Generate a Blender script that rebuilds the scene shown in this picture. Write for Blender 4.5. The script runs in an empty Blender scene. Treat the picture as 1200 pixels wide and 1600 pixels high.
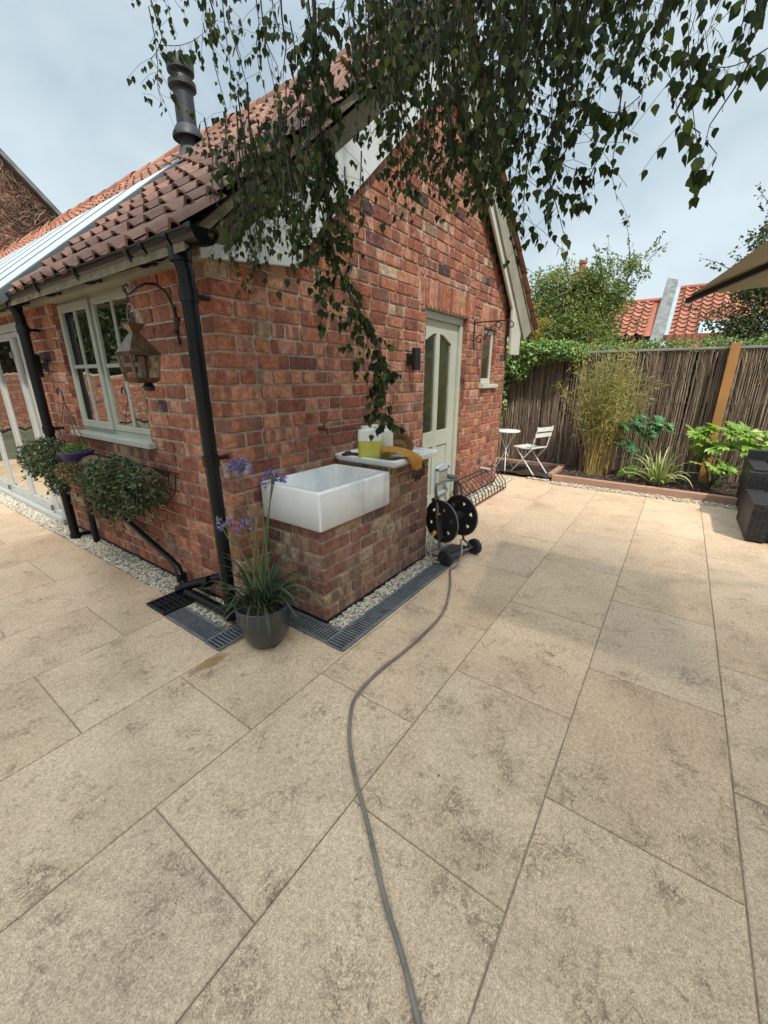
import bpy, math, random
import numpy as np
from mathutils import Vector, Matrix
R = math.radians
random.seed(7)
rnd = random.random
def U(a, b): return random.uniform(a, b)

# ------------------------------------------------------------------ camera, sky, sun, exposure
scene = bpy.context.scene
col = scene.collection
EYE = 1.35
TILT = math.atan(208 / 632.)
YAW = R(35.35)
cd = bpy.data.cameras.new('camera')
cam = bpy.data.objects.new('camera', cd)
col.objects.link(cam)
cam.location = (0, 0, EYE)
cam.rotation_euler = (math.pi / 2 - TILT, 0, YAW - math.pi / 2)
cd.sensor_fit = 'VERTICAL'
cd.sensor_height = 36
cd.lens = 36 * 632 / 1600.
cd.clip_start = 0.02
cd.clip_end = 800
scene.camera = cam

SUN = Vector((-0.42, -0.60, 1.0)).normalized()
SUN_EL = math.asin(SUN.z)
SUN_AZ = math.atan2(SUN.x, SUN.y)
world = bpy.data.worlds.new('World')
scene.world = world
world.use_nodes = True
wn, wl = world.node_tree.nodes, world.node_tree.links
wn.clear()
wo = wn.new('ShaderNodeOutputWorld')
bg = wn.new('ShaderNodeBackground')
sky = wn.new('ShaderNodeTexSky')
sky.sky_type = 'NISHITA'
sky.sun_disc = False
sky.sun_elevation = SUN_EL
sky.sun_rotation = SUN_AZ
sky.air_density = 1.0
sky.dust_density = 2.0
bg.inputs['Strength'].default_value = 0.1
tc = wn.new('ShaderNodeTexCoord')
mp = wn.new('ShaderNodeMapping')
mp.inputs['Scale'].default_value = (1.0, 1.0, 1.5)
mp.inputs['Location'].default_value = (0.7, 0.2, 0.3)
n1 = wn.new('ShaderNodeTexNoise')
n1.inputs['Scale'].default_value = 2.0
n1.inputs['Detail'].default_value = 7
n1.inputs['Roughness'].default_value = 0.55
cr = wn.new('ShaderNodeValToRGB')
cr.color_ramp.elements[0].position = 0.36
cr.color_ramp.elements[0].color = (3.05, 3.85, 4.4, 1)
cr.color_ramp.elements[1].position = 0.66
cr.color_ramp.elements[1].color = (5.2, 6.0, 6.35, 1)
mx = wn.new('ShaderNodeMixRGB')
mx.inputs[0].default_value = 0.88
wl.new(tc.outputs['Generated'], mp.inputs[0])
wl.new(mp.outputs[0], n1.inputs['Vector'])
wl.new(n1.outputs[0], cr.inputs[0])
wl.new(sky.outputs[0], mx.inputs[1])
wl.new(cr.outputs[0], mx.inputs[2])
sep = wn.new('ShaderNodeSeparateXYZ')
zr = wn.new('ShaderNodeMapRange'); zr.interpolation_type = 'SMOOTHSTEP'
zr.inputs['From Min'].default_value = 0.50; zr.inputs['From Max'].default_value = 0.95; zr.inputs['To Min'].default_value = 1.0; zr.inputs['To Max'].default_value = 2.9
wl.new(tc.outputs['Generated'], sep.inputs[0]); wl.new(sep.outputs[2], zr.inputs['Value'])
zm = wn.new('ShaderNodeVectorMath'); zm.operation = 'SCALE'
wl.new(mx.outputs[0], zm.inputs[0]); wl.new(zr.outputs[0], zm.inputs['Scale'])
wl.new(zm.outputs[0], bg.inputs['Color'])
wl.new(bg.outputs[0], wo.inputs[0])

sd = bpy.data.lights.new('sun', 'SUN')
sd.energy = 2.8
sd.angle = R(2.2)
sd.color = (1.0, 0.955, 0.89)
so = bpy.data.objects.new('sun', sd)
col.objects.link(so)
so.rotation_euler = (-SUN).to_track_quat('-Z', 'Y').to_euler()
so.location = (0, 0, 12)

scene.view_settings.view_transform = 'Standard'
scene.view_settings.look = 'None'
scene.view_settings.exposure = 0.60
scene.view_settings.gamma = 1.0

# ------------------------------------------------------------------ measuring helpers (survey points of the place)
_f = Vector((math.cos(YAW) * math.cos(TILT), math.sin(YAW) * math.cos(TILT), -math.sin(TILT)))
_r = Vector((math.sin(YAW), -math.cos(YAW), 0))
_u = _r.cross(_f)
O = Vector((0, 0, EYE))
def ray(u, v): return _f * 632 + _r * (u - 600) - _u * (v - 800)
def at_z(u, v, z=0): r = ray(u, v); return O + r * ((z - EYE) / r.z)
def at_x(u, v, x): r = ray(u, v); return O + r * (x / r.x)
def at_y(u, v, y): r = ray(u, v); return O + r * (y / r.y)
def at_d(u, v, d): return O + ray(u, v) * (d / 632.)
def seen(p):
    d = Vector(p) - O
    w = d.dot(_f)
    if w < 0.05: return None
    return (600 + 632 * d.dot(_r) / w, 800 - 632 * d.dot(_u) / w, w)

# ------------------------------------------------------------------ mesh builder
class MB:
    def __init__(s): s.v = []; s.f = []; s.a = []; s.b = []
    def poly(s, pts, a=0.5, b=0.5):
        n = len(s.v); s.v += [tuple(p) for p in pts]; s.f.append(tuple(range(n, n + len(pts)))); s.a.append(a); s.b.append(b)
    def raw(s, vs, fs, a=0.5, b=0.5):
        n = len(s.v); s.v += [tuple(p) for p in vs]
        for f in fs: s.f.append(tuple(i + n for i in f)); s.a.append(a); s.b.append(b)
    def box(s, x0, x1, y0, y1, z0, z1, a=0.5, b=0.5):
        vs = [(x, y, z) for x in (x0, x1) for y in (y0, y1) for z in (z0, z1)]
        s.raw(vs, [(0, 1, 3, 2), (4, 6, 7, 5), (0, 4, 5, 1), (2, 3, 7, 6), (0, 2, 6, 4), (1, 5, 7, 3)], a, b)
    def beam(s, p, q, w, h, up=(0, 0, 1), a=0.5, b=0.5):
        p, q = Vector(p), Vector(q); d = (q - p).normalized(); up = Vector(up)
        sx = d.cross(up)
        if sx.length < 1e-4: sx = d.cross(Vector((1, 0, 0)))
        sx.normalize(); sz = sx.cross(d)
        vs = []
        for c in (p, q):
            for i, j in ((-1, -1), (1, -1), (1, 1), (-1, 1)): vs.append(c + sx * (i * w / 2) + sz * (j * h / 2))
        s.raw(vs, [(3, 2, 1, 0), (4, 5, 6, 7), (0, 1, 5, 4), (1, 2, 6, 5), (2, 3, 7, 6), (3, 0, 4, 7)], a, b)
    def tube(s, pts, r, n=8, caps=True, a=0.5, b=0.5, squash=None):
        pts = [Vector(p) for p in pts]; m = len(pts)
        if not hasattr(r, '__len__'): r = [r] * m
        prev = None; base = len(s.v)
        for i, p in enumerate(pts):
            d = (pts[min(i + 1, m - 1)] - pts[max(i - 1, 0)])
            if d.length < 1e-7: d = Vector((0, 0, 1))
            d.normalize()
            if prev is None:
                x = d.cross(Vector((0, 0, 1)))
                if x.length < 1e-3: x = d.cross(Vector((1, 0, 0)))
            else: x = prev - d * prev.dot(d)
            x.normalize(); y = d.cross(x); prev = x
            for k in range(n):
                t = 2 * math.pi * k / n
                o = x * (math.cos(t) * r[i]) + y * (math.sin(t) * r[i])
                if squash: o = Vector((o.x * squash[0], o.y * squash[1], o.z * squash[2]))
                s.v.append(tuple(p + o))
        for i in range(m - 1):
            for k in range(n):
                k2 = (k + 1) % n
                s.f.append((base + i * n + k, base + i * n + k2, base + (i + 1) * n + k2, base + (i + 1) * n + k)); s.a.append(a); s.b.append(b)
        if caps:
            s.f.append(tuple(base + k for k in range(n))[::-1]); s.a.append(a); s.b.append(b)
            s.f.append(tuple(base + (m - 1) * n + k for k in range(n))); s.a.append(a); s.b.append(b)
    def lathe(s, prof, c=(0, 0, 0), n=24, a=0.5, b=0.5, ax='z'):
        base = len(s.v)
        for (r, z) in prof:
            for k in range(n):
                t = 2 * math.pi * k / n
                p = (r * math.cos(t), r * math.sin(t), z)
                if ax == 'x': p = (z, r * math.cos(t), r * math.sin(t))
                if ax == 'y': p = (r * math.sin(t), z, r * math.cos(t))
                s.v.append((c[0] + p[0], c[1] + p[1], c[2] + p[2]))
        for i in range(len(prof) - 1):
            for k in range(n):
                k2 = (k + 1) % n
                s.f.append((base + i * n + k, base + i * n + k2, base + (i + 1) * n + k2, base + (i + 1) * n + k)); s.a.append(a); s.b.append(b)
        for i, fl in ((0, True), (len(prof) - 1, False)):
            if prof[i][0] > 1e-5:
                t = tuple(base + i * n + k for k in range(n)); s.f.append(t[::-1] if fl else t); s.a.append(a); s.b.append(b)
    def xf(s, M):
        s.v = [tuple(M @ Vector(p)) for p in s.v]; return s
    def add(s, o):
        n = len(s.v); s.v += o.v; s.f += [tuple(i + n for i in f) for f in o.f]; s.a += o.a; s.b += o.b; return s

def tag(o, label=None, cat=None, group=None, kind=None):
    if label: o['label'] = label
    if cat: o['category'] = cat
    if group: o['group'] = group
    if kind: o['kind'] = kind
    return o
def thing(name, label, cat, loc=(0, 0, 0), group=None):
    o = bpy.data.objects.new(name, None); o.empty_display_size = 0.1
    col.objects.link(o); o.location = loc
    return tag(o, label, cat, group)
def wloc(o):
    v = Vector((0, 0, 0))
    while o is not None: v += o.location; o = o.parent
    return v
def obj(name, mb, mat, parent=None, smooth=False, bevel=0, loc=None, sub=0, local=False):
    me = bpy.data.meshes.new(name)
    base = Vector((0, 0, 0))
    if parent is not None and not local: base = wloc(parent)
    if loc is not None and parent is None: base = Vector(loc)
    vs = np.array(mb.v, dtype=np.float64) - np.array(base) if mb.v else np.zeros((0, 3))
    me.from_pydata([tuple(p) for p in vs], [], mb.f)
    for nm, dat in (('ra', mb.a), ('rb', mb.b)):
        at = me.attributes.new(nm, 'FLOAT', 'FACE'); at.data.foreach_set('value', np.array(dat, dtype=np.float32))
    me.materials.append(mat)
    if smooth: me.polygons.foreach_set('use_smooth', [True] * len(me.polygons))
    me.update()
    o = bpy.data.objects.new(name, me); col.objects.link(o)
    if parent is not None: o.parent = parent
    elif loc is not None: o.location = base
    if bevel:
        m = o.modifiers.new('bevel', 'BEVEL'); m.width = bevel; m.segments = 2; m.limit_method = 'ANGLE'; m.angle_limit = R(40)
    if sub:
        m = o.modifiers.new('sub', 'SUBSURF'); m.levels = sub; m.render_levels = sub
    return o
def smooth_angle(o, ang=35):
    me = o.data
    me.polygons.foreach_set('use_smooth', [True] * len(me.polygons))
    try:
        me.set_sharp_from_angle(angle=R(ang))
    except Exception: pass
    return o

# ------------------------------------------------------------------ materials
class NT:
    def __init__(s, name):
        s.m = bpy.data.materials.new(name); s.m.use_nodes = True
        s.n, s.l = s.m.node_tree.nodes, s.m.node_tree.links
        s.n.clear(); s.out = s.n.new('ShaderNodeOutputMaterial'); s.p = s.n.new('ShaderNodeBsdfPrincipled')
        s.l.new(s.p.outputs[0], s.out.inputs[0]); s.co = s.n.new('ShaderNodeTexCoord').outputs['Object']
    def attr(s, nm): a = s.n.new('ShaderNodeAttribute'); a.attribute_name = nm; return a.outputs['Fac']
    def noise(s, scale, det=5, rough=0.55, vec=None, dist=0, sc=None, off=None):
        v = vec if vec is not None else s.co
        if sc or off is not None:
            m = s.n.new('ShaderNodeMapping')
            if sc: m.inputs['Scale'].default_value = sc
            s.l.new(v, m.inputs[0])
            if off is not None: s.l.new(off, m.inputs['Location'])
            v = m.outputs[0]
        t = s.n.new('ShaderNodeTexNoise'); t.inputs['Scale'].default_value = scale; t.inputs['Detail'].default_value = det
        t.inputs['Roughness'].default_value = rough; t.inputs['Distortion'].default_value = dist
        s.l.new(v, t.inputs['Vector']); return t.outputs[0]
    def voro(s, scale, feat='F1', vec=None, sc=None):
        v = vec if vec is not None else s.co
        if sc:
            m = s.n.new('ShaderNodeMapping'); m.inputs['Scale'].default_value = sc; s.l.new(v, m.inputs[0]); v = m.outputs[0]
        t = s.n.new('ShaderNodeTexVoronoi'); t.feature = feat; t.inputs['Scale'].default_value = scale
        s.l.new(v, t.inputs['Vector']); return t
    def ramp(s, fac, stops, interp='LINEAR'):
        t = s.n.new('ShaderNodeValToRGB'); e = t.color_ramp.elements; t.color_ramp.interpolation = interp
        while len(e) < len(stops): e.new(0.5)
        for i, (p, c) in enumerate(stops):
            e[i].position = p; e[i].color = (*c, 1) if len(c) == 3 else c
        s.l.new(fac, t.inputs[0]); return t.outputs[0]
    def g(s, fac, lo, hi):
        if lo > hi: return s.ramp(fac, [(hi, (1, 1, 1)), (lo, (0, 0, 0))])
        return s.ramp(fac, [(lo, (0, 0, 0)), (hi, (1, 1, 1))])
    def mix(s, fac, a, b, mode='MIX'):
        t = s.n.new('ShaderNodeMixRGB'); t.blend_type = mode
        for i, x in ((0, fac), (1, a), (2, b)):
            if isinstance(x, (int, float)): t.inputs[i].default_value = x if i == 0 else (x, x, x, 1)
            elif isinstance(x, tuple): t.inputs[i].default_value = (*x, 1)
            else: s.l.new(x, t.inputs[i])
        return t.outputs[0]
    def math(s, op, a, b=0.0):
        t = s.n.new('ShaderNodeMath'); t.operation = op
        for i, x in ((0, a), (1, b)):
            if isinstance(x, (int, float)): t.inputs[i].default_value = x
            else: s.l.new(x, t.inputs[i])
        return t.outputs[0]
    def vec(s, x): c = s.n.new('ShaderNodeCombineXYZ'); [s.l.new(x, c.inputs[i]) for i in range(3)]; return c.outputs[0]
    def set(s, **k):
        for kk, x in k.items():
            i = s.p.inputs[kk.replace('_', ' ')]
            if isinstance(x, (int, float)): i.default_value = x
            elif isinstance(x, tuple): i.default_value = (*x, 1) if len(x) == 3 else x
            else: s.l.new(x, i)
        return s
    def bump(s, h, dist=0.01, strength=1.0):
        b = s.n.new('ShaderNodeBump'); b.inputs['Distance'].default_value = dist; b.inputs['Strength'].default_value = strength
        s.l.new(h, b.inputs['Height']); s.l.new(b.outputs[0], s.p.inputs['Normal']); return s

def simple(name, c, rough=0.5, var=0.25, scale=8, metal=0, bump=0.0, bscale=40, spec=0.5, rvar=0.0, dirt=None, coat=0):
    t = NT(name)
    n = t.noise(scale, 6, 0.6)
    k = t.ramp(n, [(0.3, tuple(x * (1 - var) for x in c)), (0.7, tuple(min(1, x * (1 + var)) for x in c))])
    a = t.attr('ra')
    k = t.mix(1.0, k, t.ramp(a, [(0, (1 - rvar,) * 3), (1, (1 + rvar,) * 3)]), 'MULTIPLY')
    if dirt:
        k = t.mix(t.g(t.noise(scale * 0.7, 8, 0.7), 0.52, 0.75), k, dirt)
    t.set(Base_Color=k, Roughness=t.ramp(t.noise(scale * 2), [(0.3, (rough * 0.8,) * 3), (0.7, (min(1, rough * 1.2),) * 3)]), Metallic=metal, Specular_IOR_Level=spec)
    if coat: t.set(Coat_Weight=coat, Coat_Roughness=0.1)
    if bump: t.bump(t.noise(bscale, 6, 0.6), bump)
    return t.m

def brick_mat(name, stops, pale=0.5):
    t = NT(name)
    a, b = t.attr('ra'), t.attr('rb')
    off = t.vec(t.math('MULTIPLY', b, 37.0))
    c = t.ramp(a, stops)
    n1 = t.noise(26, 8, 0.65, off=off)
    n2 = t.noise(90, 4, 0.6)
    c = t.mix(0.68, c, t.ramp(n1, [(0.30, (0.22, 0.20, 0.20)), (0.5, (0.96, 0.94, 0.93)), (0.70, (1.6, 1.55, 1.5))]), 'MULTIPLY')
    c = t.mix(0.5, c, t.ramp(n2, [(0.3, (0.5, 0.5, 0.5)), (0.7, (1.5, 1.5, 1.5))]), 'MULTIPLY')
    # lime smears left by the old mortar
    sm = t.g(t.noise(11, 7, 0.75, off=off, sc=(1, 1, 0.6)), 0.50, 0.66)
    sm = t.math('MULTIPLY', sm, t.g(b, 0.35, 0.9))
    c = t.mix(t.math('MULTIPLY', sm, pale), c, (0.52, 0.40, 0.34))
    # kiss marks: darker vertical bands from stacking in the kiln
    km = t.g(t.noise(9, 1, 0.3, off=off, sc=(1, 1, 0.08)), 0.50, 0.54)
    c = t.mix(t.math('MULTIPLY', km, t.math('MULTIPLY', t.g(a, 0.3, 0.5), 0.55)), c, (0.10, 0.045, 0.035))
    # soot in pits
    pit = t.g(t.voro(70).outputs['Distance'], 0.10, 0.0)
    c = t.mix(t.math('MULTIPLY', pit, 0.6), c, (0.03, 0.022, 0.02))
    t.set(Base_Color=c, Roughness=0.88, Specular_IOR_Level=0.25)
    h = t.math('ADD', t.math('MULTIPLY', n1, 0.8), t.math('MULTIPLY', n2, 0.25))
    # pale edges and chalky bands
    t.bump(h, 0.014)
    return t.m
RED = [(0.0, (0.08, 0.045, 0.042)), (0.06, (0.17, 0.068, 0.05)), (0.2, (0.25, 0.088, 0.054)), (0.5, (0.36, 0.135, 0.077)), (0.75, (0.43, 0.19, 0.112)), (0.92, (0.42, 0.245, 0.155)), (1.0, (0.42, 0.30, 0.20))]
BUFF = [(0.0, (0.13, 0.075, 0.06)), (0.2, (0.23, 0.105, 0.075)), (0.5, (0.30, 0.155, 0.105)), (0.75, (0.33, 0.21, 0.14)), (1.0, (0.36, 0.27, 0.18))]
M = {}
M['brick'] = brick_mat('red brick', RED, 0.85)
M['brick_pier'] = brick_mat('reclaimed brick', BUFF, 0.5)
M['mortar'] = simple('lime mortar', (0.40, 0.33, 0.255), 0.95, 0.3, 14, bump=0.006, bscale=120, spec=0.15)

def patio_mat():
    t = NT('limestone slab')
    a, b = t.attr('ra'), t.attr('rb')
    off = t.vec(t.math('MULTIPLY', b, 53.0))
    c = t.ramp(a, [(0, (0.54, 0.39, 0.262)), (0.3, (0.60, 0.438, 0.30)), (0.65, (0.63, 0.462, 0.322)), (1, (0.57, 0.425, 0.305))])
    big = t.noise(2.2, 7, 0.6, off=off)
    c = t.mix(0.75, c, t.ramp(big, [(0.3, (0.80, 0.77, 0.73)), (0.5, (1, 0.99, 0.97)), (0.7, (1.12, 1.12, 1.10))]), 'MULTIPLY')
    fine = t.noise(70, 9, 0.76, off=off)
    c = t.mix(0.65, c, t.ramp(fine, [(0.32, (0.56, 0.52, 0.47)), (0.5, (1, 1, 1)), (0.7, (1.28, 1.28, 1.24))]), 'MULTIPLY')
    grit = t.noise(240, 3, 0.6)
    c = t.mix(0.8, c, t.ramp(grit, [(0.3, (0.5, 0.5, 0.48)), (0.7, (1.45, 1.45, 1.4))]), 'MULTIPLY')
    # stylolite seams: thin wandering brown lines that come and go
    wv = t.noise(7, 10, 0.76, off=off, dist=0.6)
    seam = t.ramp(wv, [(0.487, (0, 0, 0)), (0.495, (1, 1, 1)), (0.501, (1, 1, 1)), (0.509, (0, 0, 0))])
    wv2 = t.noise(13, 9, 0.78, off=off, dist=1.0, sc=(1, 0.7, 1))
    c = t.mix(0.5, c, t.ramp(t.voro(130).outputs['Color'], [(0.0, (0.74, 0.71, 0.68)), (0.5, (1.02, 1.01, 1)), (1, (1.28, 1.25, 1.2))]), 'MULTIPLY')
    seam2 = t.ramp(wv2, [(0.498, (0, 0, 0)), (0.508, (1, 1, 1)), (0.518, (0, 0, 0))])
    msk = t.g(t.noise(6.5, 7, 0.75, off=off), 0.48, 0.66)
    sm = t.math('MULTIPLY', t.math('MAXIMUM', seam, seam2), msk)
    c = t.mix(t.math('MULTIPLY', sm, 0.75), c, (0.21, 0.125, 0.07))
    # grime patches
    gr = t.math('MULTIPLY', t.g(t.noise(9, 9, 0.8), 0.56, 0.74), 0.22)
    c = t.mix(gr, c, (0.40, 0.26, 0.15))
    sp = t.g(t.voro(38).outputs['Distance'], 0.085, 0.04)
    sp = t.math('MULTIPLY', sp, t.g(t.noise(5, 4), 0.45, 0.6))
    c = t.mix(t.math('MULTIPLY', sp, 0.6), c, (0.13, 0.08, 0.05))
    # rust stain beside the joint near the drain
    mpp = t.n.new('ShaderNodeMapping'); mpp.vector_type = 'POINT'; mpp.inputs['Location'].default_value = (-.86 * 4, -1.69 * 11, 0); mpp.inputs['Scale'].default_value = (4, 11, 1)
    t.l.new(t.co, mpp.inputs[0]); ln = t.n.new('ShaderNodeVectorMath'); ln.operation = 'LENGTH'; t.l.new(mpp.outputs[0], ln.inputs[0])
    stn = t.math('MULTIPLY', t.g(t.math('ADD', ln.outputs['Value'], t.math('MULTIPLY', t.noise(14, 6, .7), 1.2)), 1.75, 0.9), 0.75)
    c = t.mix(stn, c, (0.30, 0.16, 0.05))
    t.set(Base_Color=c, Roughness=0.72, Specular_IOR_Level=0.3)
    h = t.math('SUBTRACT', t.math('ADD', t.math('MULTIPLY', fine, 0.6), t.math('MULTIPLY', grit, 0.3)), t.math('MULTIPLY', sm, 0.25))
    t.bump(h, 0.0045)
    return t.m
M['patio'] = patio_mat()
M['grout'] = simple('jointing sand', (0.33, 0.265, 0.19), 0.95, 0.4, 20, bump=0.003, bscale=200)
M['ground'] = simple('earth', (0.08, 0.075, 0.04), 0.95, 0.4, 0.6)
M['soil'] = simple('bark mulch', (0.045, 0.025, 0.017), 0.95, 0.6, 30, bump=0.03, bscale=40)

def tile_mat(name, fresh=False):
    t = NT(name)
    a, b = t.attr('ra'), t.attr('rb')
    off = t.vec(t.math('MULTIPLY', a, 41.0))
    if fresh: c = t.ramp(a, [(0, (0.28, 0.105, 0.065)), (0.5, (0.37, 0.145, 0.09)), (1, (0.43, 0.19, 0.125))])
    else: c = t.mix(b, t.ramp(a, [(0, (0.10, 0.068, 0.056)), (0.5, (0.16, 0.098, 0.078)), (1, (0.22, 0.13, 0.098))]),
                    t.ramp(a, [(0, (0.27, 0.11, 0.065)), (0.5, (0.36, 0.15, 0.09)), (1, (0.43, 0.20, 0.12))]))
    n = t.noise(14, 8, 0.7, off=off)
    c = t.mix(0.6, c, t.ramp(n, [(0.3, (0.42, 0.42, 0.42)), (0.5, (1, 1, 1)), (0.72, (1.5, 1.45, 1.4))]), 'MULTIPLY')
    c = t.mix(t.math('MULTIPLY', t.g(t.noise(5, 8, 0.75), 0.56, 0.7), 0.45), c, (0.10, 0.095, 0.07))
    t.set(Base_Color=c, Roughness=0.85, Specular_IOR_Level=0.3)
    t.bump(n, 0.008)
    return t.m
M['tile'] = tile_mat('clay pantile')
M['tile_fresh'] = tile_mat('orange pantile', True)

M['white_paint'] = simple('cream white paint', (0.50, 0.49, 0.42), 0.5, 0.07, 3, bump=0.001, dirt=(0.42, 0.40, 0.32))
M['barge'] = simple('grey white paint', (0.55, 0.58, 0.56), 0.55, 0.08, 2.5, dirt=(0.40, 0.41, 0.37))
M['sage'] = simple('pale sage paint', (0.33, 0.345, 0.285), 0.45, 0.06, 5, bump=0.0008)
M['door_paint'] = simple('cream sage paint', (0.41, 0.425, 0.345), 0.45, 0.06, 5, bump=0.0008)
M['fascia'] = simple('weathered fascia paint', (0.27, 0.255, 0.195), 0.7, 0.15, 6, dirt=(0.22, 0.19, 0.13))
M['moss'] = simple('mossy undercloak', (0.17, 0.14, 0.085), 0.95, 0.4, 14, bump=0.008, dirt=(0.11, 0.11, 0.05))
M['gutter'] = simple('black gutter plastic', (0.005, 0.005, 0.006), 0.30, 0.1, 3, spec=0.3)
M['black_metal'] = simple('black iron', (0.014, 0.014, 0.015), 0.45, 0.3, 20)
M['flue'] = simple('sooty flue metal', (0.03, 0.032, 0.034), 0.55, 0.3, 8, metal=0.2, dirt=(0.06, 0.06, 0.06))
M['zinc'] = simple('pale grey aluminium', (0.36, 0.42, 0.44), 0.55, 0.08, 5, metal=0.15)
M['roof_frame'] = simple('grey roof frame', (0.10, 0.11, 0.115), .6, .15, 5)
M['lead'] = simple('lead flashing', (0.075, 0.08, 0.082), 0.8, 0.3, 8)
M['upvc'] = simple('white door frame', (0.42, 0.43, 0.40), 0.35, 0.05, 4)
M['porcelain'] = simple('glazed fireclay', (0.72, 0.73, 0.71), 0.16, 0.04, 3, coat=0.3, dirt=(0.58, 0.57, 0.50))
M['copper'] = simple('copper pipe', (0.42, 0.20, 0.12), 0.4, 0.3, 30, metal=0.8)
M['brass'] = simple('tarnished brass', (0.20, 0.12, 0.075), 0.45, 0.4, 30, metal=0.8)
M['copper_lamp'] = simple('aged copper', (0.15, 0.095, 0.06), 0.34, 0.4, 25, metal=0.75)
M['steel'] = simple('grey steel tube', (0.17, 0.175, 0.175), 0.35, 0.15, 30, metal=0.7)
M['black_plastic'] = simple('black plastic', (0.018, 0.018, 0.019), 0.42, 0.2, 20)
M['rubber'] = simple('black rubber', (0.02, 0.02, 0.02), 0.8, 0.3, 30)
M['orange_plastic'] = simple('orange plastic', (0.62, 0.26, 0.03), 0.4, 0.1, 20)
M['hose'] = simple('grey garden hose', (0.19, 0.155, 0.125), 0.32, 0.3, 9, dirt=(0.10, 0.08, 0.06))
M['drain'] = simple('grey plastic drain grate', (0.15, 0.155, 0.158), 0.5, 0.3, 20)
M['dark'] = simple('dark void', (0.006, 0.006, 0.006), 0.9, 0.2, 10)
M['pot'] = simple('dark glazed pot', (0.040, 0.040, 0.042), 0.35, 0.3, 8, coat=0.3, dirt=(0.075, 0.070, 0.065))
M['purple'] = simple('purple plastic', (0.055, 0.035, 0.13), 0.4, 0.1, 10)
M['wood'] = simple('new timber', (0.40, 0.19, 0.055), 0.7, 0.2, 3, bump=0.002)
M['sleeper'] = simple('pink sleeper timber', (0.40, 0.235, 0.16), 0.85, 0.15, 4, bump=0.003, dirt=(0.30, 0.18, 0.12))
M['cap'] = simple('grey weathered capping', (0.27, 0.25, 0.22), 0.9, 0.2, 6)
M['rattan'] = simple('dark rattan', (0.028, 0.026, 0.027), 0.5, 0.3, 30, rvar=0.6)
M['cushion'] = simple('grey cushion', (0.22, 0.21, 0.20), 0.95, 0.15, 10)
M['rib'] = simple('dark parasol rib', (0.02, 0.015, 0.013), 0.5, 0.2, 8)
M['chair'] = simple('white painted steel', (0.72, 0.71, 0.66), 0.4, 0.08, 10)
M['hat'] = simple('tan leather', (0.21, 0.11, 0.045), 0.8, 0.35, 12, bump=0.003)
M['mustard'] = simple('mustard suede', (0.42, 0.19, 0.025), 0.9, 0.2, 18, bump=0.003)
M['brown'] = simple('dark brown leather', (0.055, 0.022, 0.014), 0.7, 0.3, 20)
M['stone'] = simple('parapet stone', (0.18, 0.18, 0.17), 0.9, 0.45, 5, bump=0.01)
M['bark'] = simple('birch bark', (0.09, 0.07, 0.055), 0.85, 0.4, 14, bump=0.006)
M['twig'] = simple('dark twig', (0.035, 0.022, 0.015), 0.8, 0.3, 30)
M['vine'] = simple('bare creeper', (0.18, 0.12, 0.085), 0.95, 0.3, 20, rvar=0.5)
M['culm'] = simple('bamboo cane', (0.42, 0.30, 0.10), 0.5, 0.2, 12, rvar=0.3)
M['stem'] = simple('green stem', (0.10, 0.15, 0.05), 0.55, 0.2, 12)
M['blue_grey'] = simple('blue grey plastic', (0.33, 0.40, 0.42), 0.4, 0.06, 10)
M['peat'] = simple('potting compost', (0.028, 0.018, 0.013), 0.98, 0.5, 50, bump=0.01, bscale=90)
M['label_white'] = simple('paper', (0.6, 0.58, 0.5), 0.8, 0.05, 10)
M['render'] = simple('cream render', (0.55, 0.50, 0.42), 0.9, 0.1, 2)
M['pebble'] = simple('pale gravel', (0.47, 0.42, 0.33), 0.8, 0.25, 60, rvar=0.45)
M['terracotta'] = simple('terracotta', (0.36, 0.12, 0.07), 0.85, 0.2, 6)

def leaf_mat(name, stops, trans=0.25, rough=0.5, tcol=(0.25, 0.38, 0.05), spec=0.4):
    t = NT(name)
    c = t.ramp(t.attr('ra'), stops)
    c = t.mix(0.35, c, t.ramp(t.noise(60, 3), [(0.3, (0.6, 0.6, 0.6)), (0.7, (1.4, 1.4, 1.4))]), 'MULTIPLY')
    t.set(Base_Color=c, Roughness=rough, Specular_IOR_Level=spec)
    tr = t.n.new('ShaderNodeBsdfTranslucent')
    t.l.new(t.mix(1.0, c, (1.5, 1.7, 0.8), 'MULTIPLY'), tr.inputs[0])
    ms = t.n.new('ShaderNodeMixShader'); ms.inputs[0].default_value = trans
    t.l.new(t.p.outputs[0], ms.inputs[1]); t.l.new(tr.outputs[0], ms.inputs[2]); t.l.new(ms.outputs[0], t.out.inputs[0])
    return t.m
M['birch'] = leaf_mat('birch leaf', [(0, (0.016, 0.026, 0.009)), (0.6, (0.032, 0.050, 0.014)), (0.9, (0.065, 0.09, 0.022)), (1, (0.12, 0.15, 0.03))], 0.24, 0.55, spec=.18)
M['ivy'] = leaf_mat('ivy leaf', [(0, (0.05, 0.10, 0.025)), (0.6, (0.20, 0.31, 0.09)), (1, (0.42, 0.52, 0.20))], 0.2)
M['shrub'] = leaf_mat('shrub leaf', [(0, (0.05, 0.085, 0.025)), (0.5, (0.12, 0.18, 0.05)), (0.85, (0.26, 0.31, 0.09)), (1, (0.42, 0.28, 0.08))], 0.3)
M['gold'] = leaf_mat('golden leaf', [(0, (0.20, 0.20, 0.04)), (0.6, (0.36, 0.30, 0.05)), (1, (0.48, 0.25, 0.06))], 0.3)
M['tree_r'] = leaf_mat('grey green leaf', [(0, (0.035, 0.05, 0.02)), (0.7, (0.09, 0.12, 0.05)), (1, (0.18, 0.17, 0.08))], 0.2)
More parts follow.
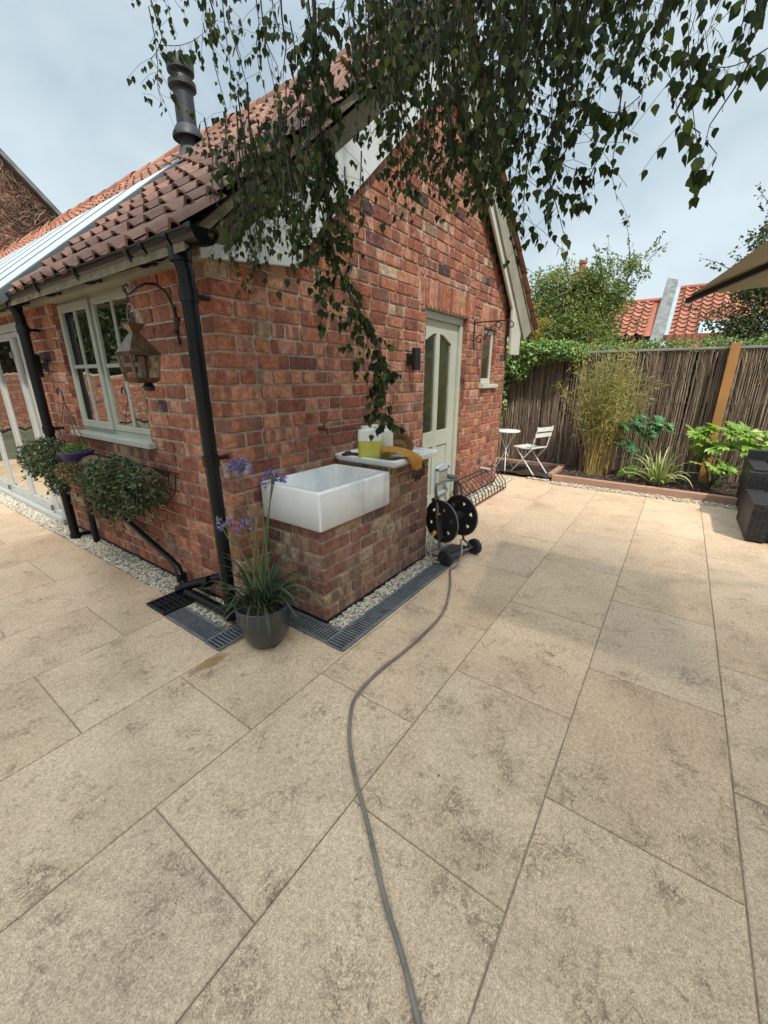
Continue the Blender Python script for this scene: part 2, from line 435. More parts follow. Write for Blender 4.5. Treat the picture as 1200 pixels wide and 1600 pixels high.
M['bamboo'] = leaf_mat('bamboo leaf', [(0, (0.14, 0.16, 0.04)), (0.6, (0.30, 0.30, 0.09)), (1, (0.45, 0.38, 0.14))], 0.25)
M['fatsia'] = leaf_mat('fatsia leaf', [(0, (0.11, 0.20, 0.03)), (0.6, (0.27, 0.40, 0.07)), (1, (0.45, 0.52, 0.12))], 0.3, 0.3)
M['fatsia_dark'] = leaf_mat('dark fatsia leaf', [(0, (0.03, 0.10, 0.03)), (0.6, (0.07, 0.19, 0.06)), (1, (0.15, 0.30, 0.10))], 0.2, 0.3)
M['phormium'] = leaf_mat('striped strap leaf', [(0, (0.14, 0.20, 0.05)), (0.5, (0.33, 0.36, 0.12)), (1, (0.60, 0.58, 0.30))], 0.2, 0.4)
M['agap'] = leaf_mat('strap leaf', [(0, (0.022, 0.036, 0.016)), (0.6, (0.04, 0.066, 0.028)), (1, (0.085, 0.12, 0.05))], 0.12, 0.35)
M['petal'] = leaf_mat('violet petal', [(0, (0.07, 0.05, 0.16)), (0.5, (0.20, 0.15, 0.42)), (1, (0.36, 0.28, 0.60))], 0.2, 0.6)
M['canvas'] = simple('olive grey canvas', (0.27, 0.25, 0.17), 0.95, 0.08, 5)
M['trough_leaf'] = leaf_mat('planter leaf', [(0, (0.02, 0.035, 0.013)), (0.6, (0.055, 0.08, 0.028)), (0.9, (0.12, 0.14, 0.06)), (1, (0.22, 0.22, 0.13))], 0.15)
M['dry_leaf'] = leaf_mat('dry planter leaf', [(0, (0.09, 0.06, 0.025)), (0.6, (0.17, 0.12, 0.045)), (1, (0.25, 0.20, 0.08))], 0.15)
M['lime_leaf'] = leaf_mat('lime green leaf', [(0, (0.06, 0.12, 0.02)), (1, (0.18, 0.26, 0.04))], 0.2)

def glass_mat(name, tint, refl=0.6, r=0.015, wob=0.0):
    t = NT(name)
    t.set(Base_Color=tint, Roughness=0.3)
    g = t.n.new('ShaderNodeBsdfGlossy'); g.inputs['Roughness'].default_value = r; g.inputs[0].default_value = (0.9, 0.92, 0.9, 1)
    fr = t.n.new('ShaderNodeLayerWeight'); fr.inputs[0].default_value = 0.35
    f = t.math('ADD', t.math('MULTIPLY', fr.outputs['Fresnel'], 1 - refl), refl * 0.6)
    ms = t.n.new('ShaderNodeMixShader'); t.l.new(f, ms.inputs[0])
    t.l.new(t.p.outputs[0], ms.inputs[1]); t.l.new(g.outputs[0], ms.inputs[2]); t.l.new(ms.outputs[0], t.out.inputs[0])
    if wob:
        b = t.n.new('ShaderNodeBump'); b.inputs['Distance'].default_value = wob
        t.l.new(t.noise(1.5, 2), b.inputs['Height']); t.l.new(b.outputs[0], g.inputs['Normal'])
    return t.m
M['glass'] = glass_mat('window glass', (0.02, 0.02, 0.018), 0.55, 0.01, 0.01)
M['door_glass'] = glass_mat('obscured door glass', (0.02, 0.024, 0.012), 0.22, 0.06, 0.03)
M['sky_glass'] = simple('rooflight glass with painted sky', (0.52, 0.58, 0.60), .45, .05, 3, spec=.3)  # sky reflection painted into the panes as a pale matt colour
M['lamp_glass'] = glass_mat('dusty lantern glass', (0.05, 0.038, 0.026), 0.35, 0.06)
_n, _l = M['lamp_glass'].node_tree.nodes, M['lamp_glass'].node_tree.links
_o = [x for x in _n if x.type == 'OUTPUT_MATERIAL'][0]; _src = _o.inputs[0].links[0].from_socket
_t = _n.new('ShaderNodeBsdfTransparent'); _t.inputs[0].default_value = (.85, .82, .75, 1); _m = _n.new('ShaderNodeMixShader'); _m.inputs[0].default_value = .34
_l.new(_t.outputs[0], _m.inputs[1]); _l.new(_src, _m.inputs[2]); _l.new(_m.outputs[0], _o.inputs[0])

def sink_mat():
    t = NT('weathered fireclay')
    c = t.ramp(t.noise(3, 5), [(0.3, (0.70, 0.71, 0.68)), (0.7, (0.76, 0.77, 0.74))])
    st = t.math('MULTIPLY', t.g(t.noise(16, 6, 0.65, sc=(1, 1, 0.10)), 0.52, 0.68), t.g(t.noise(2.2, 3), 0.45, 0.6))
    c = t.mix(t.math('MULTIPLY', st, 0.5), c, (0.45, 0.46, 0.39))
    sp = t.math('MULTIPLY', t.g(t.voro(60).outputs['Distance'], 0.16, 0.05), t.g(t.noise(5, 3), 0.5, 0.62))
    c = t.mix(t.math('MULTIPLY', sp, 0.6), c, (0.30, 0.27, 0.20))
    t.set(Base_Color=c, Roughness=t.ramp(t.noise(8, 5), [(0.35, (0.1,) * 3), (0.7, (0.4,) * 3)]), Specular_IOR_Level=0.5)
    t.bump(t.noise(6, 3), 0.002)
    return t.m
M['porcelain'] = sink_mat()
def jug_mat():
    t = NT('translucent jug plastic')
    s = t.n.new('ShaderNodeSeparateXYZ'); t.l.new(t.co, s.inputs[0])
    t.set(Base_Color=(0.72, 0.72, 0.64), Roughness=0.35, Transmission_Weight=0.0, Subsurface_Weight=0.2)
    return t.m
M['jug'] = jug_mat()
M['jug_liquid'] = simple('yellow liquid behind plastic', (0.50, 0.46, 0.07), 0.3, 0.06, 10)

def reed_mat():
    t = NT('brushwood')
    c = t.ramp(t.attr('ra'), [(0, (0.09, 0.06, 0.042)), (0.4, (0.20, 0.14, 0.10)), (0.8, (0.34, 0.26, 0.18)), (1, (0.46, 0.38, 0.28))])
    n = t.noise(12, 6, 0.7, sc=(1, 1, 0.25))
    c = t.mix(0.6, c, t.ramp(n, [(0.3, (0.5, 0.5, 0.5)), (0.7, (1.5, 1.5, 1.5))]), 'MULTIPLY')
    t.set(Base_Color=c, Roughness=0.9, Specular_IOR_Level=0.2)
    return t.m
M['reed'] = reed_mat()
def roofpanel(): pass

# ------------------------------------------------------------------ setting: ground, patio, bed
g = MB(); g.poly([(-250, -250, -0.06), (250, -250, -0.06), (250, 250, -0.06), (-250, 250, -0.06)])
tag(obj('ground', g, M['ground']), kind='structure')

LONG = [-4.85, -4.29, -3.73, -3.17, -2.61, -2.06, -1.50, -0.945, -0.39, 0.135, 0.66, 1.18, 1.72, 2.28, 2.80, 3.36, 3.93, 4.51, 5.04, 5.59, 6.14, 6.69, 7.24, 7.79, 8.34, 8.89, 9.44]
gb = MB(); gb.box(-6.5, 6.9, LONG[0], LONG[-1], -0.05, -0.006)
tag(obj('patio_bed', gb, M['grout']), kind='structure')
pt = MB()
def slab(mb, x0, x1, y0, y1):
    j = 0.0018 + rnd() * 0.0009; c = 0.0025; z = U(-0.0008, 0.0008); a = rnd(); b = rnd()
    x0 += j; x1 -= j; y0 += j; y1 -= j
    v = [(x0, y0, -0.03), (x1, y0, -0.03), (x1, y1, -0.03), (x0, y1, -0.03), (x0, y0, z - c), (x1, y0, z - c), (x1, y1, z - c), (x0, y1, z - c),
         (x0 + c, y0 + c, z), (x1 - c, y0 + c, z), (x1 - c, y1 - c, z), (x0 + c, y1 - c, z)]
    mb.raw(v, [(0, 1, 5, 4), (1, 2, 6, 5), (2, 3, 7, 6), (3, 0, 4, 7), (4, 5, 9, 8), (5, 6, 10, 9), (6, 7, 11, 10), (7, 4, 8, 11), (8, 9, 10, 11)], a, b)
OFFS = {8: 0.345, 9: 0.345 + 0.395 - 0.0, 10: 0.35, 11: 0.73, 12: 0.33, 13: 0.73}
for i in range(len(LONG) - 1):
    off = 0.345 if i % 2 == 0 else 0.74
    if i == 9: off = 0.75
    if i == 8: off = 1.14 - 0.79
    if i == 10: off = 0.35
    if i == 11: off = 0.735
    if i == 12: off = 0.33
    if i == 13: off = 0.73
    if i == 7: off = 0.74
    x = off - 0.79 * 9
    while x < 6.9:
        x1 = min(x + 0.79, 6.9)
        if x1 > -6.5 and not (x > 1.35 and LONG[i] > 2.0 and x1 < 5.2): slab(pt, max(x, -6.5), x1, LONG[i], LONG[i + 1])
        x += 0.79
tag(obj('patio', pt, M['patio']), kind='structure')

sb = MB()
nx, ny = 30, 90
hs = {}
for i in range(nx + 1):
    for j in range(ny + 1):
        hs[i, j] = (5.80 + i * 1.25 / nx, -3.5 + j * 6.6 / ny, 0.04 + U(-0.012, 0.02))
for i in range(nx):
    for j in range(ny): sb.poly([hs[i, j], hs[i + 1, j], hs[i + 1, j + 1], hs[i, j + 1]], rnd(), rnd())
tag(obj('soil_bed', sb, M['soil'], smooth=True), kind='structure')

# ------------------------------------------------------------------ brickwork
CH = 0.0805
QC = {}
def quoin(k, key):
    if (key, k) not in QC: QC[key, k] = (pick(), rnd())
    return QC[key, k]
def brick(mb, P, u0, u1, w0, w1, ra, rb, dep=0.008, back=0.05, e0=0, e1=0):
    """one brick on a wall plane; P(u, w, d) gives the point, d outward"""
    j = 0.0052; c = U(0.003, 0.006)
    u0 -= e0; u1 += e1
    u0 += j + U(0, .002); u1 -= j + U(0, .002); w0 += j + U(0, .0015); w1 -= j + U(0, .0015)
    if u1 - u0 < 0.015 or w1 - w0 < 0.012: return
    d = dep + (U(-0.002, 0.0025) if not (e0 or e1) else 0); tl = [U(-.0012, .0012) for _ in range(4)]
    # rounded arrises: eight-sided outline
    k = min(U(0.004, 0.010), (u1 - u0) / 4)
    out = [(u0 + k, w0), (u1 - k, w0), (u1, w0 + k), (u1, w1 - k), (u1 - k, w1), (u0 + k, w1), (u0, w1 - k), (u0, w0 + k)]
    out = [(a + U(-.0022, .0022), b + U(-.002, .002)) for a, b in out]
    cu, cw = (u0 + u1) / 2, (w0 + w1) / 2
    inn = [(a + (c if a < cu else -c), b + (c if b < cw else -c)) for a, b in out]
    v = [P(a, b, -0.01) for a, b in out] + [P(a, b, d - c * 0.8) for a, b in out] + [P(a, b, d) for a, b in inn]
    n = 8; fs = []
    for r in (0, 8):
        for i in range(n): fs.append((r + i, r + (i + 1) % n, r + 8 + (i + 1) % n, r + 8 + i))
    fs.append(tuple(range(16, 24)))
    mb.raw(v, fs, ra, rb)
def pick():
    return min(1, max(0, random.gauss(0.52, 0.23)))
def bond(lo, hi, k):
    """stretchers and headers in a loose Flemish bond"""
    out = []; x = lo - (0.0 if k % 2 else 0.0)
    seq = k % 2; first = True
    while x < hi - 0.001:
        if first: L = 0.225 if seq else 0.108; first = False
        else: L = 0.225 if (rnd() < 0.68) else 0.108
        L += U(-.004, .004)
        if hi - (x + L) < 0.06: L = hi - x
        out.append((x, min(x + L, hi))); x += L
    return out
def wall(bricks, mort, P, u0, u1, z0, z1, holes=(), rake=None, phase=0, mortar_d=0.0, q0=None, q1=None):
    n = int(math.ceil((z1 - z0) / CH))
    for k in range(n):
        a, b = z0 + k * CH, min(z0 + (k + 1) * CH, z1)
        lo, hi = (u0, u1) if rake is None else rake(b, u0, u1)
        if hi - lo < 0.02: continue
        for b0, b1 in bond(lo, hi, k + phase):
            cells = [(b0, b1, a, b)]
            for h in holes:
                nc = []
                for (p0, p1, q0_, q1_) in cells:
                    if h[1] <= p0 + 1e-4 or h[0] >= p1 - 1e-4 or h[3] <= q0_ + 1e-4 or h[2] >= q1_ - 1e-4: nc.append((p0, p1, q0_, q1_)); continue
                    if h[0] > p0: nc.append((p0, h[0], q0_, q1_))
                    if h[1] < p1: nc.append((h[1], p1, q0_, q1_))
                    m0, m1_ = max(p0, h[0]), min(p1, h[1])
                    if h[2] > q0_: nc.append((m0, m1_, q0_, h[2]))
                    if h[3] < q1_: nc.append((m0, m1_, h[3], q1_))
                cells = nc
            for (c0, c1, w0, w1) in cells:
                mort.poly([P(c0, w0, mortar_d), P(c1, w0, mortar_d), P(c1, w1, mortar_d), P(c0, w1, mortar_d)])
                if c1 - c0 > 0.02 and w1 - w0 > .02:
                    ra_, rb_ = pick(), rnd(); e0 = e1 = 0
                    if q0 and c0 < u0 + .002: (ra_, rb_), e0 = quoin(k, q0), .0125
                    if q1 and c1 > u1 - .002: (ra_, rb_), e1 = quoin(k, q1), .0125
                    brick(bricks, P, c0, c1, w0, w1, ra_, rb_, e0=e0, e1=e1)
def soldiers(bricks, mort, P, u0, u1, z0, z1, n):
    mort.poly([P(u0, z0, 0), P(u1, z0, 0), P(u1, z1, 0), P(u0, z1, 0)])
    w = (u1 - u0) / n
    for i in range(n): brick(bricks, P, u0 + i * w, u0 + (i + 1) * w, z0, z1, U(0.35, 0.95), rnd())

# ------------------------------------------------------------------ the brick outbuilding
XL, YG, XR = 1.262, 1.89, 5.29         # left wall face, gable face, far corner
YB = 13.5
ZE, XE = 1.895, 1.085                    # eaves on the left
XRG, ZRG = 3.45, 3.885                  # ridge
SL = (ZRG - ZE) / (XRG - XE)
SR = 0.775
house = thing('brick_outbuilding', 'red brick outbuilding with clay pantile roof, white bargeboards and black gutter', 'building', (3.3, 5, 0))
bw, mw = MB(), MB()
Pg = lambda u, w, d: (u, YG - d, w)
def rake_g(z, a, b):
    lo = a; hi = b
    l = XE + (z + 0.10 - ZE) / SL; h = XRG + (ZRG - 0.30 - z) / SR
    return max(a, l), min(b, h)
DOOR = (3.27, 4.12, 0.0, 1.925)
WIN2 = (4.53, 4.93, 1.27, 1.885)
SOL1, SOL2 = (3.17, 4.27, 1.925, 2.145), (4.45, 5.05, 1.885, 2.105)
wall(bw, mw, Pg, XL, XR, 0.03, 3.6, [DOOR, WIN2, SOL1, SOL2], rake_g, q0='A')
soldiers(bw, mw, Pg, *SOL1, 15)
soldiers(bw, mw, Pg, *SOL2, 8)
Pl = lambda u, w, d: (XL - d, u, w)
WIN1 = (2.70, 3.85, 0.965, 1.885)
WL_END = 4.60
wall(bw, mw, lambda u, w, d: Pl(u, w, d), YG, WL_END, 0.03, 1.885, [WIN1], phase=1, q0='A')
wall(bw, mw, Pl, 7.9, YB, 0.03, 1.885, [], phase=1)
wall(bw, mw, Pl, WL_END, 7.9, 1.80, 1.885, [])
# mitred quoin returns to close the corner
# reveals
def reveal(h, P, dep):
    for (a, b, c, d) in ((h[0], h[0], h[2], h[3]), (h[1], h[1], h[2], h[3])):
        k = 0
        z = h[2]
        while z < h[3] - 0.01:
            z2 = min(z + CH, h[3])
            mw.poly([P(a, z, 0.002), P(a, z2, 0.002), P(a, z2, -dep), P(a, z, -dep)])
            s = 0.004 if a == h[0] else -0.004
            bw.poly([P(a + s, z + .005, 0.006), P(a + s, z2 - .005, 0.006), P(a + s, z2 - .005, -dep), P(a + s, z + .005, -dep)], pick(), rnd())
            z = z2
    mw.poly([P(h[0], h[3], 0.002), P(h[1], h[3], 0.002), P(h[1], h[3], -dep), P(h[0], h[3], -dep)])
reveal(DOOR, Pg, 0.12); reveal(WIN2, Pg, 0.09); reveal(WIN1, Pl, 0.09)
wallo = obj('wall', bw, M['brick'], house)
obj('mortar', mw, M['mortar'], wallo)
# dark core so no daylight leaks through
core = MB()
core.box(XL + 0.10, XR - 0.02, YG + 0.14, YB, 0, 1.80)
core.poly([(XL + .1, YG + .14, 1.8), (XR - .02, YG + .14, 1.8), (XR - .02, YG + .14, 2.1), (XRG, YG + .14, ZRG - .25), (XL + .1, YG + .14, 1.9)])
core.poly([(XR, YG + .001, 0), (XR, YB, 0), (XR, YB, 2.15), (XR, YG + .001, 2.15)])
obj('inner_wall', core, M['dark'], house)
pl = MB(); pl.box(XL - 0.006, XL + 0.02, YG, WL_END, 0, 0.03); pl.box(XL, XR, YG - 0.006, YG + 0.02, 0, 0.03)
obj('plinth', pl, M['dark'], house)
# far-right corner return brickwork
b2, m2 = MB(), MB()
wall(b2, m2, lambda u, w, d: (XR + d, u, w), YG + 0.006, 3.4, 0.03, 2.1, [])
r_ = obj('return_wall', b2, M['brick'], house); obj('mortar', m2, M['mortar'], r_)

# ---- pantile roof
def pantiles(P, ny, nr, tw, ex, mat, parent, name, tint=None, seg=9, lift=0.028, amp=0.019, skip=None):
    """P(s, t, h): s along the eaves, t up the slope, h off the slope"""
    mb = MB()
    for r in range(nr):
        for c in range(ny):
            if skip and skip(c * tw, r * ex): continue
            a = rnd(); b = tint(c * tw, r * ex) if tint else 0.5
            dz = U(-.003, .003); ds = U(-.003, .003); dt = U(-.006, .006)
            L = ex + 0.03
            rows = []
            for (t, l) in ((r * ex + dt, lift + 0.006 + dz), (r * ex + dt + 0.0, lift + 0.022 + dz), (r * ex + L, 0.016)):
                row = []
                for k in range(seg + 1):
                    q = k / seg
                    # single roll then shallow pan
                    if q < 0.38: h = amp * 1.5 * math.sin(math.pi * q / 0.38)
                    else: h = -amp * 0.55 * math.sin(math.pi * (q - 0.38) / 0.62)
                    row.append(P(c * tw + ds + q * (tw + 0.012), t, l + h))
                rows.append(row)
            fs = []; v = rows[0] + rows[1] + rows[2]; m = seg + 1
            for i in range(2):
                for k in range(seg): fs.append((i * m + k, i * m + k + 1, (i + 1) * m + k + 1, (i + 1) * m + k))
            mb.raw(v, fs, a, b)
    return smooth_angle(obj(name, mb, mat, parent), 40)
sn = math.sqrt(1 + SL * SL)
VY = 1.74
Proof = lambda s, t, h: (XE + t / sn - h * SL / sn, VY + s, ZE + t * SL / sn + h / sn)
SLEN = (XRG - XE) * sn
NR = 12; EX = SLEN / NR
RW = (4.0, 9.6, 0.10, 1.95)  # rooflight run: y0, y1, t0, t1
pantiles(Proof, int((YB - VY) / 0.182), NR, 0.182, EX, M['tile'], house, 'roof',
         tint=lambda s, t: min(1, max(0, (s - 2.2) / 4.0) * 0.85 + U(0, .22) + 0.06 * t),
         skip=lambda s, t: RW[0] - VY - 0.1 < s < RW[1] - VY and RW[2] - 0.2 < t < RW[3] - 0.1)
snr = math.sqrt(1 + SR * SR)
XRE = 5.95; ZRE = ZRG - SR * (XRE - XRG)
Proofr = lambda s, t, h: (XRE - t / snr + h * SR / snr, VY + 12.0 - s, ZRE + t * SR / snr + h / snr)
pantiles(Proofr, 58, 11, 0.207, (XRE - XRG) * snr / 11, M['tile'], house, 'roof', tint=lambda s, t: 0.4 + U(-.1, .1))
# roof deck under the tiles
dk = MB()
for (xa, za, xb, zb) in ((XE, ZE, XRG, ZRG), (XRG, ZRG, XRE, ZRE)):
    t = 0.045
    dk.raw([(xa, VY + .03, za), (xb, VY + .03, zb), (xb, YB, zb), (xa, YB, za), (xa, VY + .03, za - t), (xb, VY + .03, zb - t), (xb, YB, zb - t), (xa, YB, za - t)],
           [(3, 2, 1, 0), (4, 5, 6, 7), (0, 1, 5, 4), (2, 3, 7, 6), (1, 2, 6, 5), (3, 0, 4, 7)])
obj('undercloak', dk, M['moss'], house)
# ridge tiles, half round with mortar bedding
rg = MB(); y = VY - 0.01
while y < YB:
    L = 0.44; a = rnd(); n = 10; r0 = 0.125 + U(-.004, .004); dz = U(-.006, .006); v = []
    for yy, rr in ((y, r0), (y + 0.05, r0 + .004), (y + L, r0 - 0.008)):
        for k in range(n + 1):
            t = math.pi * k / n; v.append((XRG + math.cos(t) * rr * 1.05, yy, ZRG - 0.035 + dz + math.sin(t) * rr))
    fs = []
    for i in range(2):
        for k in range(n): fs.append((i * (n + 1) + k, i * (n + 1) + k + 1, (i + 1) * (n + 1) + k + 1, (i + 1) * (n + 1) + k))
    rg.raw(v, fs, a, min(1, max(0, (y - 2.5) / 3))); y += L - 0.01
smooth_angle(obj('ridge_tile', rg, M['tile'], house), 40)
bd = MB()
bd.tube([(XRG - .125, yy, ZRG - 0.055 + U(-.01, .01)) for yy in np.arange(VY, YB, 0.12)], [U(.018, .032) for _ in np.arange(VY, YB, 0.12)], 6)
obj('ridge_bedding', bd, M['moss'], house)

# ---- bargeboards on the gable
def board(mb, pts, y0, y1):
    n = len(pts)
    v = [(x, y0, z) for x, z in pts] + [(x, y1, z) for x, z in pts]
    fs = [tuple(range(n))[::-1], tuple(range(n, 2 * n))] + [(i, (i + 1) % n, n + (i + 1) % n, n + i) for i in range(n)]
    mb.raw(v, fs)
bb = MB()
zt = lambda x: (ZE + (x - XE) * SL if x < XRG else ZRG - (x - XRG) * SR) - 0.075
lowL = lambda x: 2.013 + 0.886 * (x - 1.833)
apx = 3.47
board(bb, [(XE + .12, 1.862), (1.826, 1.938), (1.833, 2.013), (apx, lowL(apx)), (apx, lowL(apx) + .25), (2.62, 2.955), (1.35, 1.935), (XE + .12, 1.93)], 1.846, 1.872)
obj('bargeboard', bb, M['barge'], house, bevel=0.002)
ub = MB()
board(ub, [(1.35, 1.937), (2.62, 2.957), (apx, lowL(apx) + .252), (apx, zt(apx)), (XE + .06, zt(XE + .06))], 1.856, 1.888)
obj('undercloak', ub, M['moss'], house)
b3 = MB()
lowR = lambda x: 2.13 - 0.868 * (x - 5.13) if x > 3 else 0
top_l = lambda x: lowR(x) + 0.13
board(b3, [(apx + .002, lowR(apx + .002)), (5.13, lowR(5.13)), (5.19, 1.63), (5.50, 1.64), (5.50, top_l(5.36)), (5.36, top_l(5.36)), (apx + .002, top_l(apx + .002))], 1.795, 1.82)
obj('bargeboard', b3, M['white_paint'], house, bevel=0.002)
b4 = MB()
board(b4, [(apx, top_l(apx) - 0.03), (5.6, top_l(5.6) - 0.03), (5.86, zt(5.86)), (apx, zt(apx) - 0.005)], 1.775, 1.793)
obj('bargeboard', b4, M['fascia'], house)
b5 = MB()
b5.box(XR, 5.5, 1.82, YB, 1.64, 1.66)
obj('soffit', b5, M['fascia'], house)
# ---- fascia, gutter, downpipes
fa = MB(); fa.box(XL - 0.065, XL - 0.04, 1.85, YB, 1.868, 1.955); fa.box(XL - 0.04, XL + 0.03, 1.85, YB, 1.866, 1.886)
obj('fascia', fa, M['fascia'], house, bevel=0.002)
gt = MB()
GX, GZ, GR = 1.125, 1.925, 0.058
n = 12; ys = [1.68] + list(np.arange(2.2, YB, 0.6))
def gprof(r): return [(GX + math.cos(math.pi * (1 + k / n)) * r, GZ + math.sin(math.pi * (1 + k / n)) * r) for k in range(n + 1)]
for r, fl in ((GR, 0), (GR - 0.004, 1)):
    for y0, y1 in zip(ys[:-1], ys[1:]):
        p = gprof(r)
        for k in range(n):
            q = [(p[k][0], y0, p[k][1]), (p[k + 1][0], y0, p[k + 1][1]), (p[k + 1][0], y1, p[k + 1][1]), (p[k][0], y1, p[k][1])]
            gt.poly(q if fl else q[::-1])
gt.poly([(x, 1.68, z) for x, z in gprof(GR)])
gt.tube([(GX - GR, 1.68, GZ), (GX - GR, YB, GZ)], 0.006, 6)
def collar(mb, y0, y1, r):
    p = [(GX + math.cos(math.pi * (0.97 + 1.06 * k / n)) * r, GZ + math.sin(math.pi * (0.97 + 1.06 * k / n)) * r) for k in range(n + 1)]
    for k in range(n):
        mb.poly([(p[k][0], y0, p[k][1]), (p[k + 1][0], y0, p[k + 1][1]), (p[k + 1][0], y1, p[k + 1][1]), (p[k][0], y1, p[k][1])])
    for yy in (y0, y1):
        ins = [(GX + math.cos(math.pi * (0.97 + 1.06 * k / n)) * (r - .006), GZ + math.sin(math.pi * (0.97 + 1.06 * k / n)) * (r - .006)) for k in range(n + 1)]
        for k in range(n): mb.poly([(p[k][0], yy, p[k][1]), (p[k + 1][0], yy, p[k + 1][1]), (ins[k + 1][0], yy, ins[k + 1][1]), (ins[k][0], yy, ins[k][1])])
for a_, b_ in ((1.675, 1.71), (1.86, 1.90), (2.07, 2.11), (4.38, 4.42), (4.5, 4.54)): collar(gt, a_, b_, GR + 0.006)
gut = smooth_angle(obj('gutter', gt, M['gutter'], house), 50)
for y in list(np.arange(2.22, 9.5, 0.62)):
    br = MB()
    br.tube([(GX - GR - .006, y, GZ + .006)] + [(GX + math.cos(math.pi * (1 + k / 8)) * (GR + .008), y, GZ + math.sin(math.pi * (1 + k / 8)) * (GR + .008)) for k in range(1, 7)] + [(XL - .066, y, GZ - .03)], 0.007, 5)
    br.box(XL - .072, XL - .064, y - .018, y + .018, GZ - .05, GZ + .01)
    obj('gutter_bracket', br, M['black_metal'], gut)
def downpipe(y, zb, shoe=True):
    d = MB(); x = GX + .015
    d.tube([(GX, y, GZ - GR + .01), (GX + .005, y, GZ - GR - .04), (x, y, GZ - GR - .08), (x, y, 0.9), (x, y, zb)], 0.034, 14)
    d.lathe([(0.036, 0), (0.046, 0), (0.046, .05), (0.036, .05)], (GX, y, GZ - GR - .035), 14)
    for z in (GZ - GR - .19, 0.93, zb):
        d.lathe([(0.034, 0), (0.041, 0), (0.041, .055), (0.034, .055)], (x, y, z), 14)
        d.box(x, XL, y + .02, y + .045, z + .02, z + .04)
    o = smooth_angle(obj('downpipe', d, M['gutter'], house), 40); return o
downpipe(1.875, 0.05); downpipe(4.15, 0.0)
# ---- flue
fc = at_x(298, 243, 3.0)
fx, fy, fz = fc
fl = MB()
def dist_at(v): return at_x(285, v, 3.0).z
z1, z2, z3, ztop = fz - 0.25, at_x(290, 205, 3.0).z, at_x(290, 140, 3.0).z, at_x(288, 88, 3.0).z
fr_ = 0.098
fl.lathe([(fr_ - .012, z1), (fr_ - .012, z2)], (fx, fy, 0), 24)
fl.lathe([(fr_ - .005, z2), (fr_ - .005, z3)], (fx, fy, 0), 24)
fo = smooth_angle(obj('flue', fl, M['flue'], house), 40)
f2 = MB(); f2.lathe([(fr_ - .01, z2 + .02), (fr_ + .01, z2 + .015), (fr_ + .05, z2 - .06), (fr_ + .05, z2 - .085), (fr_, z2 - .07)], (fx, fy, 0), 24)
smooth_angle(obj('storm_collar', f2, M['flue'], fo), 40)
f3 = MB(); zc = z3
f3.lathe([(fr_, zc), (fr_ + .03, zc + .02), (fr_ + .03, zc + .06), (fr_, zc + .07), (fr_ - .01, zc + .13), (fr_ + .025, zc + .14), (fr_ + .03, ztop - .02), (fr_ + .02, ztop), (fr_ - .03, ztop + .005), (fr_ - .03, ztop - .08)], (fx, fy, 0), 24)
smooth_angle(obj('cowl', f3, M['flue'], fo), 40)
f4 = MB(); f4.box(fx - .2, fx + .2, fy - .2, fy + .2, 0, .012)
f4.v = [(x, y, ZE + (x - XE) * SL + .075 + z) for x, y, z in f4.v]
f4.lathe([(fr_ + .06, fz - .2), (fr_ - .008, fz + .06)], (fx, fy, 0), 20)
obj('flashing', f4, M['lead'], fo)
# ---- rooflights let into the slope
nP = 7
wP = (RW[1] - RW[0]) / nP
for i in range(nP):
    y0 = RW[0] + i * wP; s0, s1 = y0 - VY + .05, y0 + wP - VY - .05
    t0, t1 = RW[2] - .16, RW[3] - 0.02
    fm = MB()
    def pb(s0, s1, t0, t1, h0, h1): 
        fm.raw([Proof(s, t, h) for s in (s0, s1) for t in (t0, t1) for h in (h0, h1)], [(0, 1, 3, 2), (4, 6, 7, 5), (0, 4, 5, 1), (2, 3, 7, 6), (0, 2, 6, 4), (1, 5, 7, 3)])
    pb(s0, s0 + .03, t0, t1, 0, .07); pb(s1 - .03, s1, t0, t1, 0, .07); pb(s0 + .03, s1 - .03, t0, t0 + .04, 0, .068); pb(s0 + .03, s1 - .03, t1 - .06, t1, 0, .068)
    o = obj('rooflight', fm, M['roof_frame'], house, bevel=0.003)
    gm = MB(); gm.poly([Proof(s0 + .028, t0 + .035, .072), Proof(s1 - .028, t0 + .035, .072), Proof(s1 - .028, t1 - .055, .072), Proof(s0 + .028, t1 - .055, .072)])
    obj('pane', gm, M['sky_glass'], o)
fm = MB()
fm.raw([Proof(s, t, h) for s in (RW[0] - VY - .2, RW[1] - VY + .1) for t in (RW[3] - .02, RW[3] + .16) for h in (.0, .06)], [(0, 1, 3, 2), (4, 6, 7, 5), (0, 4, 5, 1), (2, 3, 7, 6), (0, 2, 6, 4), (1, 5, 7, 3)])
fm.raw([Proof(s, t, h) for s in (RW[0] - VY - .18, RW[0] - VY + .01) for t in (0.0, RW[3] - .02) for h in (.0, .035)], [(0, 1, 3, 2), (4, 6, 7, 5), (0, 4, 5, 1), (2, 3, 7, 6), (0, 2, 6, 4), (1, 5, 7, 3)])
obj('flashing', fm, M['lead'], house)

